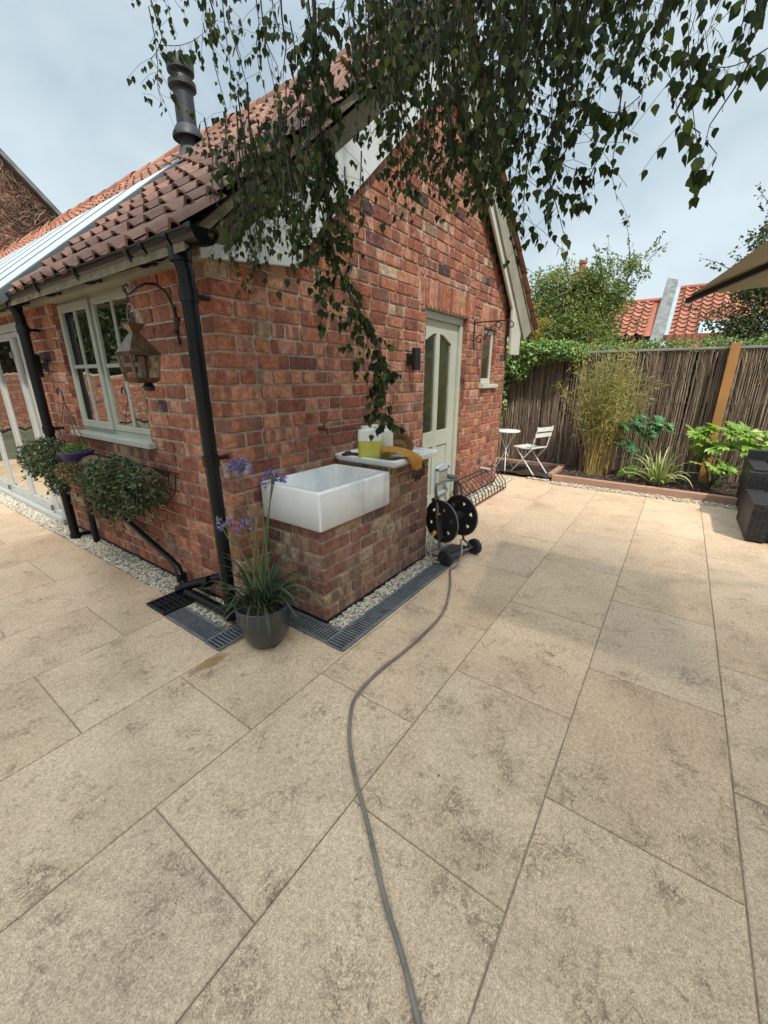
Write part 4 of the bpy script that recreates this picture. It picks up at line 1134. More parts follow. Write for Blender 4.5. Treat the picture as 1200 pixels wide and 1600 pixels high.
def drain(name, p, q, wd, label, pitch=.021, cross=False):
    p, q = Vector(p), Vector(q); d = (q - p); L = d.length; d.normalize(); s = Vector((-d.y, d.x, 0))
    t = thing(name, label, 'drain', tuple((p + q) / 2))
    g = MB(); Z = Vector((0, 0, 1))
    def bar(a, b, w, z=.010): g.beam(a + Z * (z / 2 + .002), b + Z * (z / 2 + .002), w, z)
    for e in (-1, 1): bar(p + s * (e * (wd / 2 - .007)), q + s * (e * (wd / 2 - .007)), .014)
    n = int(L / pitch)
    for i in range(n + 1):
        c = p + d * (i * L / n); c0 = c
        g.beam(c0 - s * (wd / 2 - .014) + Z * .0065, c0 + s * (wd / 2 - .014) + Z * .0065, .009, .008)
    obj('grate', g, M['drain'], t)
    b = MB(); b.poly([p - s * (wd / 2) + Z * .002, q - s * (wd / 2) + Z * .002, q + s * (wd / 2) + Z * .002, p + s * (wd / 2) + Z * .002])
    obj('channel', b, M['dark'], t)
drain('channel_drain', (1.015, 2.27, 0), (1.015, 1.86, 0), .13, 'slotted grey channel drain running along the left wall beside the pot')
drain('channel_drain', (0.95, 1.79, 0), (1.32, 1.79, 0), .13, 'short slotted channel drain hidden behind the dark glazed pot')
drain('channel_drain', (1.385, 1.85, 0), (1.385, 1.325, 0), .13, 'slotted grey channel drain at the left side of the brick plinth')
drain('channel_drain', (1.32, 1.26, 0), (2.98, 1.26, 0), .13, 'long slotted grey channel drain in front of the brick plinth under the hose reel')
t = thing('drain_gully', 'square black gully grate under the waste pipes', 'drain', (1.07, 2.40, 0))
g = MB()
for i in range(8): g.beam((.965 + i * .03, 2.29, .012), (.965 + i * .03, 2.49, .012), .012, .012)
for y in (2.29, 2.39, 2.49): g.beam((.955, y, .013), (1.185, y, .013), .012, .014)
for x in (.958, 1.182): g.beam((x, 2.285, .0135), (x, 2.495, .0135), .012, .015)
obj('grate', g, M['black_metal'], t)
g = MB(); g.poly([(.955, 2.285, .002), (1.185, 2.285, .002), (1.185, 2.495, .002), (.955, 2.495, .002)]); obj('gully_pit', g, M['dark'], t)

# ------------------------------------------------------------------ agapanthus in the glazed pot
px_, py_ = 1.155, 1.60
pot = thing('plant_pot', 'dark grey glazed round pot standing at the corner drain', 'plant pot', (px_, py_, 0))
m = MB()
m.lathe([(.085, .004), (.105, .02), (.14, .09), (.155, .16), (.158, .20), (.157, .235), (.163, .245), (.163, .262), (.155, .266), (.147, .26), (.143, .235), (.135, .15)], (px_, py_, 0), 40)
smooth_angle(obj('pot_body', m, M['pot'], pot), 50)
m = MB(); m.lathe([(.0, .232), (.07, .235), (.146, .228)], (px_, py_, 0), 20); obj('compost', m, M['peat'], pot)
for k in range(3): t = k * 2.1 + .4; m = MB(); m.box(px_ + math.cos(t) * .08 - .015, px_ + math.cos(t) * .08 + .015, py_ + math.sin(t) * .08 - .015, py_ + math.sin(t) * .08 + .015, 0, .014); obj('pot_foot', m, M['pot'], pot)
pot.scale = (.88, .88, .9)
ag = thing('agapanthus', 'agapanthus with violet flower heads growing in the glazed pot', 'plant', (px_, py_, .235))
def blade(mb, base, az, L, w, lift, droop, n=9, a=None, twist=0.0):
    a = rnd() if a is None else a
    p = Vector(base); d = Vector((math.cos(az) * math.cos(lift), math.sin(az) * math.cos(lift), math.sin(lift)))
    side = Vector((-math.sin(az), math.cos(az), 0)); pts = []
    for i in range(n + 1):
        t = i / n; ww = w * min(1, .55 + 1.2 * t) * (1 - max(0, (t - .55) / .45) ** 1.6) + .0006
        up = side.cross(d)
        pts.append((p - side * ww / 2 + up * ww * .15, p - up * ww * .12, p + side * ww / 2 + up * ww * .15))
        p = p + d * (L / n); d = (d + Vector((0, 0, -1)) * (droop * (0.4 + 1.5 * t) / n)).normalized()
        if p.z < .012: p.z = .012; 
    v = [q for tr in pts for q in tr]; fs = []
    for i in range(n):
        fs += [(3 * i, 3 * i + 1, 3 * i + 4, 3 * i + 3), (3 * i + 1, 3 * i + 2, 3 * i + 5, 3 * i + 4)]
    mb.raw(v, fs, a, rnd())
m = MB()
for i in range(98):
    az = U(0, 6.283); r = U(0, .08)
    blade(m, (px_ + math.cos(az) * r, py_ + math.sin(az) * r, .235), az + U(-.5, .5), U(.18, .42), U(.007, .013), U(.7, 1.45), U(1.2, 3.6))
m.v = [(x, y, z - .020) for x, y, z in m.v]
smooth_angle(obj('leaves', m, M['agap'], ag), 80)
m = MB()
for i in range(60):
    t = U(0, 6.28); r = U(0, .12); blade(m, (px_ + math.cos(t) * r, py_ + math.sin(t) * r, .235), U(0, 6.28), U(.05, .12), .003, U(.1, .9), 3, 5)
m.v = [(x, y, z - .020) for x, y, z in m.v]
smooth_angle(obj('dead_leaves', m, M['dry_leaf'], ag), 80)
heads = []
ms = MB()
tgt = [(375, 735, 1.0, 1.25), (428, 752, 1.0, .95), (425, 752, 1.0, .0), (402, 815, .55, 0), (352, 822, .35, .55), (382, 825, .45, .5), (410, 800, .3, 0), (340, 812, .2, 0)]
for u, v, sz, fl_ in tgt:
    base = Vector((px_ + U(-.05, .05), py_ + U(-.05, .05), .235))
    hp = at_d(u, v, seen((px_, py_, .8))[2] + U(-.02, .02))
    mid = base.lerp(hp, .5) + Vector((U(-.02, .02), U(-.02, .02), 0)) + (Vector((base.x, base.y, 0)) - Vector((hp.x, hp.y, 0))) * .12
    pts = []
    for k in range(9):
        t = k / 8; pts.append(base * (1 - t) ** 2 + mid * 2 * t * (1 - t) + hp * t ** 2)
    ms.tube(pts, [.0045 - .0015 * k / 8 for k in range(9)], 6)
    heads.append((hp, sz, fl_))
smooth_angle(obj('stems', ms, M['stem'], ag), 80)
for hp, sz, fl_ in heads:
    m, m2 = MB(), MB()
    if fl_ == 0:
        m2.lathe([(.0, -.012), (.007, -.004), (.006, .008), (.0, .022)], hp, 8); smooth_angle(obj('flower_bud', m2, M['stem'], ag)); continue
    nfl = int(38 * fl_) if sz > .6 else 12
    for k in range(nfl):
        t = U(0, 6.283); el = U(-.35, 1.25); L = U(.028, .05) * (sz if sz > .6 else .7)
        d = Vector((math.cos(t) * math.cos(el), math.sin(t) * math.cos(el), math.sin(el)))
        e = hp + d * L
        m2.tube([hp, e], .0009, 4, caps=False)
        s = d.cross(Vector((0, 0, 1))).normalized(); u_ = s.cross(d)
        for j in range(6):
            q = j * math.pi / 3; o_ = (s * math.cos(q) + u_ * math.sin(q))
            tn = (s * -math.sin(q) + u_ * math.cos(q)) * .0028
            a = U(0, 1)
            m.raw([e, e + d * .010 + o_ * .004 + tn, e + d * .022 + o_ * .013, e + d * .010 + o_ * .004 - tn], [(0, 1, 2, 3)], a, a)
    ho = obj('flower_head', m, M['petal'], ag); obj('pedicels', m2, M['stem'], ho)

# ------------------------------------------------------------------ foliage helper
def leafcard(mb, p, d, n_, L, w, a, fold=.25, heart=False):
    d = d.normalized(); s = d.cross(n_)
    if s.length < 1e-3: s = d.cross(Vector((1, 0, 0)))
    s.normalize(); u_ = s.cross(d)
    if heart:
        P_ = [p, p + d * (L * .10) + s * (w * .36) + u_ * w * fold * .6, p + d * (L * .34) + s * (w * .5) + u_ * w * fold, p + d * (L * .66) + s * (w * .25) + u_ * w * fold * .5, p + d * L,
              p + d * (L * .66) - s * (w * .25) + u_ * w * fold * .5, p + d * (L * .34) - s * (w * .5) + u_ * w * fold, p + d * (L * .10) - s * (w * .36) + u_ * w * fold * .6, p + d * (L * .4)]
        mb.raw(P_, [(0, 1, 2, 8), (8, 2, 3, 4), (0, 8, 6, 7), (8, 4, 5, 6)], a, a)
    else:
        P_ = [p, p + d * (L * .45) + s * (w * .5) + u_ * w * fold, p + d * L, p + d * (L * .45) - s * (w * .5) + u_ * w * fold]
        mb.raw(P_, [(0, 1, 2), (0, 2, 3)], a, a)
def rv(): 
    while True:
        v = Vector((U(-1, 1), U(-1, 1), U(-1, 1)))
        if 0.05 < v.length < 1: return v.normalized()
def blob(mb, c, r, n, L, w, down=.3, shell=.55, amin=0, amax=1, tz=None):
    c = Vector(c)
    for _ in range(n):
        d = rv(); k = shell + (1 - shell) * rnd() ** .6
        p = c + Vector((d.x * r[0], d.y * r[1], d.z * r[2])) * (k * U(.85, 1.08))
        dd = (d * .6 + rv() * .8 + Vector((0, 0, -down))).normalized()
        leafcard(mb, p, dd, rv(), L * U(.6, 1.25), w * U(.7, 1.2), min(1, max(0, U(amin, amax))))

lt = MB()
for _ in range(70):
    x, y = U(-.6, 3.6), U(-1.2, 3.2)
    if x > .95 and y > 1.2: continue
    p = Vector((x, y, .0025)); az = U(0, 6.28); leafcard(lt, p, Vector((math.cos(az), math.sin(az), 0)), Vector((0, 0, 1)), U(.004, .013), U(.003, .008), rnd(), .1)
M['litter'] = simple('dry litter', (0.10, 0.06, 0.03), .9, .4, 20, rvar=.5)
tag(obj('leaf_litter', lt, M['litter']), kind='stuff')
# trough planter with foliage
tr = thing('trough_planter', 'black iron trough planter on the left wall overflowing with small-leaved trailing plants', 'planter', (1.13, 3.3, .6))
m = MB()
for y in np.arange(2.45, 4.21, .08):
    m.tube([(1.245, y, .80)] + [(1.245 - .10 * (1 - math.cos(t)), y, .80 - .2 * math.sin(t)) for t in np.linspace(.4, math.pi / 2 + .0, 3)][0:0] + [(1.22, y, .68), (1.15, y, .62), (1.06, y, .68), (1.02, y, .80)], .004, 5)
for x, z in ((1.245, .80), (1.02, .80), (1.15, .62), (1.045, .72)): m.tube([(x, 2.42, z), (x, 4.24, z)], .005, 6)
obj('basket_frame', m, M['black_metal'], tr)
m = MB(); m.tube([(1.14, 2.46, .74), (1.14, 2.6, .74), (1.14, 4.1, .74), (1.14, 4.22, .74)], [.06, .09, .09, .06], 12); obj('coir_liner', m, simple('coir', (0.10, 0.06, 0.035), .95, .4, 40, bump=.01), tr)
m = MB()
for (y, z, x, rx, ry, rz, n) in ((2.78, .76, 1.07, .13, .24, .13, 1700), (2.55, .72, 1.08, .12, .18, .13, 1000), (2.95, .70, 1.03, .11, .22, .16, 1000), (3.95, .80, 1.06, .13, .24, .12, 1300), (4.2, .74, 1.03, .12, .2, .14, 1000), (3.78, .72, 1.02, .1, .16, .14, 700), (3.0, .56, 1.05, .07, .14, .12, 350), (2.72, .60, 1.08, .08, .16, .09, 400), (3.85, .58, 1.03, .07, .14, .1, 350)):
    blob(m, (x, y, z), (rx, ry, rz), n, .026, .017, .25)
for _ in range(110):
    y = random.choice((U(2.4, 3.15), U(3.65, 4.35))); c0 = Vector((U(.98, 1.15), y, U(.64, .84))); d = Vector((U(-.8, .2), U(-.8, .8), U(-1.2, .8))).normalized() * U(.08, .2); e = c0 + d + Vector((0, 0, -.04))
    m2_ = 14
    for k in range(m2_): p = c0.lerp(e, k / m2_) + rv() * .012; leafcard(m, p, rv() + Vector((0, 0, -.3)), rv(), .03, .02, rnd(), .2)
obj('foliage', m, M['trough_leaf'], tr)
m = MB()
for (y, z, x, rx, ry, rz, n) in ((3.4, .72, 1.0, .07, .22, .07, 500), (3.2, .55, 1.04, .06, .1, .13, 220), (3.05, .42, 1.08, .04, .07, .12, 100)):
    blob(m, (x, y, z), (rx, ry, rz), n, .028, .012, .6)
obj('dry_foliage', m, M['dry_leaf'], tr)
pp = at_x(121, 715, 1.09)
hb = thing('hanging_pot', 'purple plastic hanging pot with a hooked wire, sitting on the trough planter', 'hanging pot', (pp.x, pp.y, pp.z - .05))
c = Vector((pp.x, pp.y, pp.z - .06))
m = MB(); m.lathe([(.07, .0), (.075, .004), (.105, .095), (.112, .1), (.112, .112), (.104, .112), (.10, .09)], c, 24); smooth_angle(obj('pot_body', m, M['purple'], hb), 50)
m = MB(); top = c + Vector((0, 0, .46))
for k in range(3):
    t = k * 2.094 + .5; m.tube([c + Vector((math.cos(t) * .108, math.sin(t) * .108, .105)), top], .0025, 5)
m.tube([top, top + Vector((0, .0, .03)), top + Vector((0, .03, .07)), top + Vector((0, .06, .085)), top + Vector((0, .085, .06)), top + Vector((0, .08, .035))], .006, 6)
obj('wire_hanger', m, M['black_plastic'], hb)
m = MB(); blob(m, c + Vector((0, 0, .115)), (.09, .09, .045), 420, .022, .012, -.4, .2); obj('foliage', m, M['lime_leaf'], hb)

# ------------------------------------------------------------------ hose reel
rl = thing('hose_reel', 'black and grey wheeled hose reel cart with orange connectors', 'hose reel', (2.74, 1.30, 0))
rl.rotation_euler = (0, 0, R(-14))
def lobj(n_, m_, mt_, par=rl, **k): return smooth_angle(obj(n_, m_, mt_, par, local=True, **k), 40)
AX = .315; RD = .165; HW = .115
for sx in (-1, 1):
    m = MB(); x = sx * HW; N = 36
    # rim ring, hub and six spokes with drop-shaped gaps
    def ringd(r0, r1, t):
        v = []; fs = []
        for k in range(N):
            q = 2 * math.pi * k / N
            for (r, xx) in ((r0, x - t), (r1, x - t), (r1, x + t), (r0, x + t)): v.append((xx, r * math.cos(q), AX + r * math.sin(q)))
        for k in range(N):
            a, b = 4 * k, 4 * ((k + 1) % N)
            for j in range(4): fs.append((a + j, a + (j + 1) % 4, b + (j + 1) % 4, b + j))
        m.raw(v, fs)
    ringd(.118, RD - .006, .006); ringd(.0, .085, .008)
    for k in range(6):
        q0 = k * math.pi / 3 + .25; hw_ = .30
        v = []; 
        for (r, dq) in ((.08, -.52), (.122, -.34), (.122, .34), (.08, .52)):
            v.append((x - .005, r * math.cos(q0 + dq), AX + r * math.sin(q0 + dq)))
        v += [(x + .005, a_[1], a_[2]) for a_ in v]
        m.raw(v, [(0, 1, 2, 3), (7, 6, 5, 4), (0, 4, 5, 1), (2, 6, 7, 3), (1, 5, 6, 2), (3, 7, 4, 0)])
    d_ = lobj('drum_disc', m, M['black_plastic'])
    m = MB(); pts = [(x, (RD - .002) * math.cos(q), AX + (RD - .002) * math.sin(q)) for q in np.linspace(0, 2 * math.pi, 37)]; m.tube(pts, .006, 6); lobj('disc_rim', m, M['steel'], d_)
m = MB(); m.lathe([(.045, -HW), (.045, HW)], (0, 0, AX), 24, ax='x'); m.lathe([(.02, -HW - .03), (.02, HW + .03)], (0, 0, AX), 12, ax='x'); lobj('drum', m, M['black_plastic'])
m = MB(); m.tube([(-HW - .03, -.02, .10), (-HW - .03, .0, .30), (-HW - .03, .03, .50), (-HW - .025, .045, .56), (-HW + .0, .06, .595), (0, .065, .605), (HW - .0, .06, .595), (HW + .025, .045, .56), (HW + .03, .03, .50), (HW + .03, 0, .30), (HW + .03, -.02, .10)], .0105, 8)
lobj('push_handle', m, M['steel'])
m = MB(); m.tube([(-HW - .05, -.11, .062), (HW + .05, -.11, .062)], .008, 8)
for x in (-.055, -.02, .015, .05): m.tube([(x, -.11, .07), (x, .06, .05)], .007, 6)
m.tube([(-HW - .03, -.11, .062), (-HW - .03, .1, .02), (-HW + .01, .12, .018), (HW - .01, .12, .018), (HW + .03, .1, .02), (HW + .03, -.11, .062)], .009, 6)
m.tube([(-HW - .03, -.11, .062), (-HW - .03, -.02, .11)], .009, 6); m.tube([(HW + .03, -.11, .062), (HW + .03, -.02, .11)], .009, 6)
lobj('base_frame', m, M['steel'])
for sx in (-1, 1):
    m = MB(); m.lathe([(.03, -.018), (.058, -.018), (.064, -.012), (.064, .012), (.058, .018), (.03, .018)], (sx * (HW + .062), -.11, .064), 28, ax='x')
    w_ = lobj('wheel', m, M['rubber'])
    m = MB(); m.lathe([(.0, -.020), (.034, -.020), (.034, .020), (.0, .020)], (sx * (HW + .062), -.11, .064), 16, ax='x')
    h_ = lobj('wheel_hub', m, M['black_plastic'], w_)
m = MB(); m.tube([(-HW - .045, .02, .30), (-HW - .04, .0, .36), (-HW - .045, -.03, .20)], .03, 8); m.beam((-HW - .02, -.02, .22), (-HW - .02, -.02, .38), .02, .08)
lobj('side_cheek', m, M['black_plastic'])
m = MB(); m.tube([(-HW - .03, .005, .385), (-HW - .03, .01, .345)], [.017, .019], 10); lobj('connector', m, M['orange_plastic'])
m = MB(); m.tube([(-HW - .05, .0, .245), (-HW - .10, -.01, .24)], [.019, .016], 10); lobj('connector', m, M['orange_plastic'])
m = MB(); m.tube([(-HW - .03, .02, .50), (-HW - .09, .01, .50)], .017, 10); m.tube([(-HW - .03, .03, .505), (-HW - .03, .03, .47)], .018, 10); lobj('crank', m, M['black_plastic'])
# hose: from the reel, across the slabs
hp = [(2.655, 1.345, .245), (2.60, 1.32, .235)]
hose = thing('garden_hose', 'grey garden hose snaking from the reel across the patio', 'hose', (1.2, .8, 0))
gp = [at_z(u, v, .011) for u, v in ((704, 890), (703, 920), (690, 960), (640, 1010), (590, 1050), (555, 1090), (546, 1140), (552, 1200), (575, 1290), (600, 1400), (630, 1500), (655, 1600), (690, 1720))]
ctrl = [Vector((2.72, 1.20, .17)), Vector((2.66, 1.16, .075)), Vector((2.55, 1.15, .02))] + gp
def cat(P_, k=6):
    out = []
    for i in range(len(P_) - 1):
        p0, p1, p2, p3 = P_[max(i - 1, 0)], P_[i], P_[i + 1], P_[min(i + 2, len(P_) - 1)]
        for j in range(k):
            t = j / k; out.append(.5 * ((2 * p1) + (p2 - p0) * t + (2 * p0 - 5 * p1 + 4 * p2 - p3) * t * t + (3 * p1 - p0 - 3 * p2 + p3) * t ** 3))
    return out + [P_[-1]]
m = MB(); m.tube(cat(ctrl), .0074, 10)
smooth_angle(obj('hose_length', m, M['hose'], hose))
m = MB(); c2 = [Vector((2.545, 1.335, .24)), Vector((2.50, 1.335, .22)), Vector((2.47, 1.33, .14)), Vector((2.48, 1.31, .05)), Vector((2.54, 1.28, .02)), Vector((2.62, 1.25, .02))]
m.tube(cat(c2), .0075, 10); smooth_angle(obj('feed_hose', m, simple('pale feed hose', (0.33, 0.26, 0.21), .45, .15, 20), hose))

# basket on the ground right of the door
bk = thing('wire_wall_basket', 'black half-round wire hay basket leaning on the ground against the gable wall', 'wire basket', (4.5, 1.8, 0))
m = MB(); x0, x1 = 3.98, 5.02
def barc(x, s=1): return [(x, 1.86 - .02, .27 * s + .02), (x, 1.74, .21 * s + .0), (x, 1.66, .11 * s), (x, 1.64, .03)]
for k in range(12):
    x = x0 + (x1 - x0) * k / 11; m.tube(barc(x), .006, 5)
m.tube([(x0, 1.84, .29), (x1, 1.84, .29)], .008, 6); m.tube([(x0, 1.64, .03), (x1, 1.64, .03)], .007, 6); m.tube([(x0, 1.84, .02), (x1, 1.84, .02)], .006, 6)
for x in (x0, x1): m.tube([(x, 1.84, .29), (x, 1.84, .02), (x, 1.64, .02)], .006, 5); m.tube([(x, 1.84, .02), (x, 1.74, .21)], .004, 5)
obj('basket_wires', m, M['black_metal'], bk)
dpr = thing('drain_pipe', 'short black pipe stub standing by the wall next to the wire basket', 'pipe', (3.95, 1.82, 0))
m = MB(); x_ = 3.86; m.tube([(x_, 1.80, .0), (x_, 1.80, .33), (x_ - .02, 1.83, .36), (x_ - .05, 1.88, .37)], .024, 10); m.tube([(x_, 1.80, .18), (x_, 1.80, .2)], .03, 10); smooth_angle(obj('pipe', m, M['black_plastic'], dpr))

# ------------------------------------------------------------------ fence, bed edging
FX = 6.93
fe = thing('brushwood_fence', 'tall brown brushwood screen fence with grey capping behind the planting bed', 'fence', (FX, 0, 0))
m = MB()
y = -4.2
while y < 3.6:
    w = U(.007, .017); xx = FX + U(-.016, .016); lean = U(-.018, .018); z1 = 1.70 + U(-.03, .015)
    if rnd() < .03: y += .008
    pts = [(xx, y, .0), (xx + U(-.008, .008), y + lean * .5 + U(-.004, .004), .6), (xx + U(-.008, .008), y + lean + U(-.004, .004), 1.15), (xx, y + lean * 1.2, z1)]
    m.tube(pts, [w * .55, w * .55, w * .5, w * .4], 5, caps=False, a=min(1, max(0, random.gauss(.5, .24))), b=rnd()); y += w * .62
for _ in range(1500):
    yy = U(-4, 3.5); zz = U(.1, 1.6); l = U(.1, .4); s = U(-.06, .06)
    m.tube([(FX - .022, yy, zz), (FX - .028 + U(-.01, .01), yy + s, zz + l)], .0022, 3, caps=False, a=U(.3, 1))
obj('brushwood', m, M['reed'], fe)
m = MB(); m.box(FX + .03, FX + .05, -4.2, 3.6, 0, 1.68); obj('backing_board', m, M['dark'], fe)
m = MB(); m.box(FX - .03, FX + .07, -4.2, 3.6, 1.705, 1.735); obj('capping', m, M['cap'], fe, bevel=.004)
m = MB()
for z in (.25, .65, 1.05, 1.45): m.tube([(FX - .026, yy, z + .01 * math.sin(yy * 5)) for yy in np.arange(-4.2, 3.6, .3)], .0016, 4)
obj('binding_wire', m, M['steel'], fe)
pst = thing('timber_post', 'orange new timber post against the brushwood fence', 'post', (6.84, -.4, 0))
m = MB(); m.box(6.80, 6.885, -.475, -.375, .02, 1.77); obj('post', m, M['wood'], pst, bevel=.004)
for nm, (xa, ya, xb, yb), lab in (('timber_sleeper', (5.84, 1.27, 5.80, -1.35), 'long pinkish timber sleeper edging the planting bed'), ('timber_sleeper', (6.62, 2.9, 6.62, 1.33), 'timber sleeper set back behind the white bistro chair')):
    s = thing(nm, lab, 'sleeper', (xa, (ya + yb) / 2, 0)); m = MB(); m.beam((xa, ya, .045), (xb, yb, .045), .085, .09); obj('sleeper_board', m, M['sleeper'], s, bevel=.005)
s = thing('timber_sleeper', 'short timber sleeper end turning the corner of the bed near the chair', 'sleeper', (6.2, 1.3, 0)); m = MB(); m.beam((5.885, 1.31, .047), (6.66, 1.31, .047), .075, .09); obj('sleeper_board', m, M['sleeper'], s, bevel=.005)

# ------------------------------------------------------------------ bistro table and chair
bt = thing('bistro_table', 'small round white metal bistro table beside the house corner', 'table', (6.02, 2.02, 0))
m = MB(); m.lathe([(.0, .605), (.175, .605), (.182, .610), (.182, .622), (.175, .627), (.0, .627)], (6.02, 2.02, 0), 32); smooth_angle(obj('table_top', m, M['chair'], bt))
for k in range(3):
    m = MB(); t = k * 2.094 + .4; c_, s_ = math.cos(t), math.sin(t)
    m.tube([(6.02 + c_ * .13, 2.02 + s_ * .13, .605), (6.02 + c_ * .03, 2.02 + s_ * .03, .40), (6.02 - c_ * .02, 2.02 - s_ * .02, .28), (6.02 - c_ * .17, 2.02 - s_ * .17, .0)], .007, 6); obj('leg', m, M['chair'], bt)
bc = thing('bistro_chair', 'white folding slatted bistro chair in front of the brushwood fence', 'chair', (6.05, 1.66, 0))
bc.rotation_euler = (0, 0, R(-20))
W2 = .17
def co(n_, m_): return obj(n_, m_, M['chair'], bc, local=True)
# local: seat faces +y (towards the table), width along x
for sx in (-1, 1):
    m = MB(); m.tube([(sx * W2, .22, 0), (sx * W2, -.13, .40), (sx * W2, -.20, .72)], .009, 6); co('rear_frame', m)
    m = MB(); m.tube([(sx * (W2 - .02), -.23, 0), (sx * (W2 - .02), .15, .40)], .009, 6); co('leg', m)
m = MB(); m.tube([(-W2, .20, .03), (W2, .20, .03)], .006, 6); co('stretcher', m); m = MB(); m.tube([(-W2, -.21, .03), (W2, -.21, .03)], .006, 6); co('stretcher', m)
m = MB()
for k in range(7): y = -.13 + k * .047; m.box(-W2, W2, y, y + .036, .405 - .01 * math.sin(k / 6 * math.pi), .417 - .01 * math.sin(k / 6 * math.pi))
co('seat', m)
m = MB()
for z, yy in ((.60, -.175), (.68, -.193)): m.box(-W2 - .01, W2 + .01, yy - .008, yy + .004, z - .028, z + .028)
co('backrest', m)
# chair turned so the back faces the camera's right

# ------------------------------------------------------------------ planting in the bed
bm = thing('bamboo', 'clump of golden-stemmed bamboo with feathery yellow green leaves against the fence', 'plant', (6.42, .83, .04))
m, ml = MB(), MB()
for i in range(85):
    a = U(0, 6.28); r = U(0, .17); b0 = Vector((6.42 + math.cos(a) * r * .8, .83 + math.sin(a) * r * 1.3, .03))
    h = U(.9, 1.92); lean = Vector((U(-.16, .16), U(-.38, .38), 0)) + Vector((math.cos(a) * r, math.sin(a) * r * 1.6, 0)) * .7
    pts = [b0 + lean * (t ** 1.8) + Vector((0, 0, h * t)) for t in (0, .2, .4, .6, .8, 1)]
    m.tube(pts, [U(.003, .0055) * (1 - .7 * t) + .0008 for t in (0, .2, .4, .6, .8, 1)], 5, a=rnd())
    for k in range(95):
        t = U(.30, 1.0) ** .75; p = b0 + lean * (t ** 1.8) + Vector((0, 0, h * t)); o_ = rv() * U(.01, .11); o_.z *= .6
        dd = (o_.normalized() * .9 + Vector((0, 0, U(-.8, .5))) + rv() * .4)
        leafcard(ml, p + o_, dd, rv(), U(.05, .10), U(.006, .011), rnd() ** .8, .1)
obj('canes', m, M['culm'], bm); obj('foliage', ml, M['bamboo'], bm)
def fatsia(base, heads, label, mat, sz=.15):
    t = thing('fatsia', label, 'shrub', base, 'fatsia shrubs in the bed')
    m, ms = MB(), MB()
    for (x, y, z, s) in heads:
        c = Vector((x, y, z)); ms.tube([Vector(base), Vector(base).lerp(c, .5) + Vector((U(-.03, .03), U(-.03, .03), 0)), c], [.009, .007, .004], 6)
        for k in range(int(9 * s)):
            az = U(0, 6.28); el = U(-.15, .8); d = Vector((math.cos(az) * math.cos(el), math.sin(az) * math.cos(el), math.sin(el))); L = U(.06, .13) * s; q = c + d * L
            ms.tube([c, q], .0025, 4, caps=False); n_ = (Vector((-.35, -.3, .9)) + rv() * .45).normalized(); f = (d - n_ * d.dot(n_)).normalized(); sd_ = n_.cross(f); a0 = rnd()
            for j in range(-3, 4):
                th = j * .48; dd = f * math.cos(th) + sd_ * math.sin(th); l = sz * s * (1 - .07 * abs(j)) * U(.85, 1.1); w = l * .34; u_ = n_
                sv = dd.cross(n_)
                m.raw([q, q + dd * l * .3 + sv * w * .3 + u_ * .004, q + dd * l * .65 + sv * w * .5, q + dd * l - u_ * l * .12, q + dd * l * .65 - sv * w * .5, q + dd * l * .3 - sv * w * .3 + u_ * .004, q + dd * l * .5 - u_ * l * .02],
                      [(0, 1, 6), (1, 2, 6), (2, 3, 6), (3, 4, 6), (4, 5, 6), (5, 0, 6)], a0 * .7 + U(0, .3), a0)
    obj('stems', ms, M['stem'], t); obj('leaves', m, mat, t)
fatsia((6.35, -.48, .04), [(6.32, -.28, .72, 1), (6.30, -.48, .76, 1.05), (6.34, -.68, .72, 1), (6.2, -.36, .56, .9), (6.2, -.6, .55, .95), (6.15, -.42, .36, .95), (6.4, -.82, .62, .9), (6.12, -.55, .30, .7), (6.4, -1.0, .66, .9), (6.45, -.3, .5, .8)], 'bright lime green fatsia shrub with large hand-shaped leaves below the timber post', M['fatsia'], .145)
fatsia((6.40, .36, .04), [(6.38, .30, .80, 1), (6.42, .48, .72, .95), (6.45, .14, .72, .9), (6.3, .36, .46, .8), (6.34, .52, .50, .75), (6.5, .3, .62, .8)], 'dark green fatsia shrub beside the bamboo clump', M['fatsia_dark'], .12)
fatsia((6.2, .42, .04), [(6.2, .42, .17, .75), (6.22, .46, .12, .6)], 'small low fatsia seedling at the foot of the bamboo', M['fatsia'], .10)
ph = thing('phormium', 'striped yellow and green phormium with arching strap leaves', 'plant', (6.12, .06, .04))
m = MB()
for i in range(70):
    az = U(0, 6.283); r = U(0, .05); blade(m, (6.12 + math.cos(az) * r, .06 + math.sin(az) * r, .04), az, U(.28, .62), U(.014, .026), U(.75, 1.45), U(.9, 2.9), 10)
smooth_angle(obj('leaves', m, M['phormium'], ph), 80)
# fallen bark and dry stems on the soil
m = MB()
for _ in range(1600):
    x, y = U(5.92, 6.85), U(-2.2, 1.25); d = Vector((U(-1, 1), U(-1, 1), U(-.1, .4))).normalized(); p = Vector((x, y, .05 + U(0, .01))); m.tube([p, p + d * U(.015, .07)], U(.001, .004), 3, caps=False, a=rnd())
tag(obj('mulch', m, M['vine']), kind='stuff')
m = MB()
for _ in range(36):
    x, y = U(6.5, 6.85), U(1.3, 2.6); b0 = Vector((x, y, .05)); m.tube([b0, b0 + Vector((U(-.1, .1), U(-.1, .1), U(.15, .4))), b0 + Vector((U(-.25, .1), U(-.25, .25), U(.1, .5)))], .0025, 4, a=rnd())
o = obj('dry_shrub', m, M['vine'], None, loc=(6.7, 1.9, .04)); tag(o, 'sparse bare twiggy shrub at the foot of the fence behind the bistro chair', 'shrub')

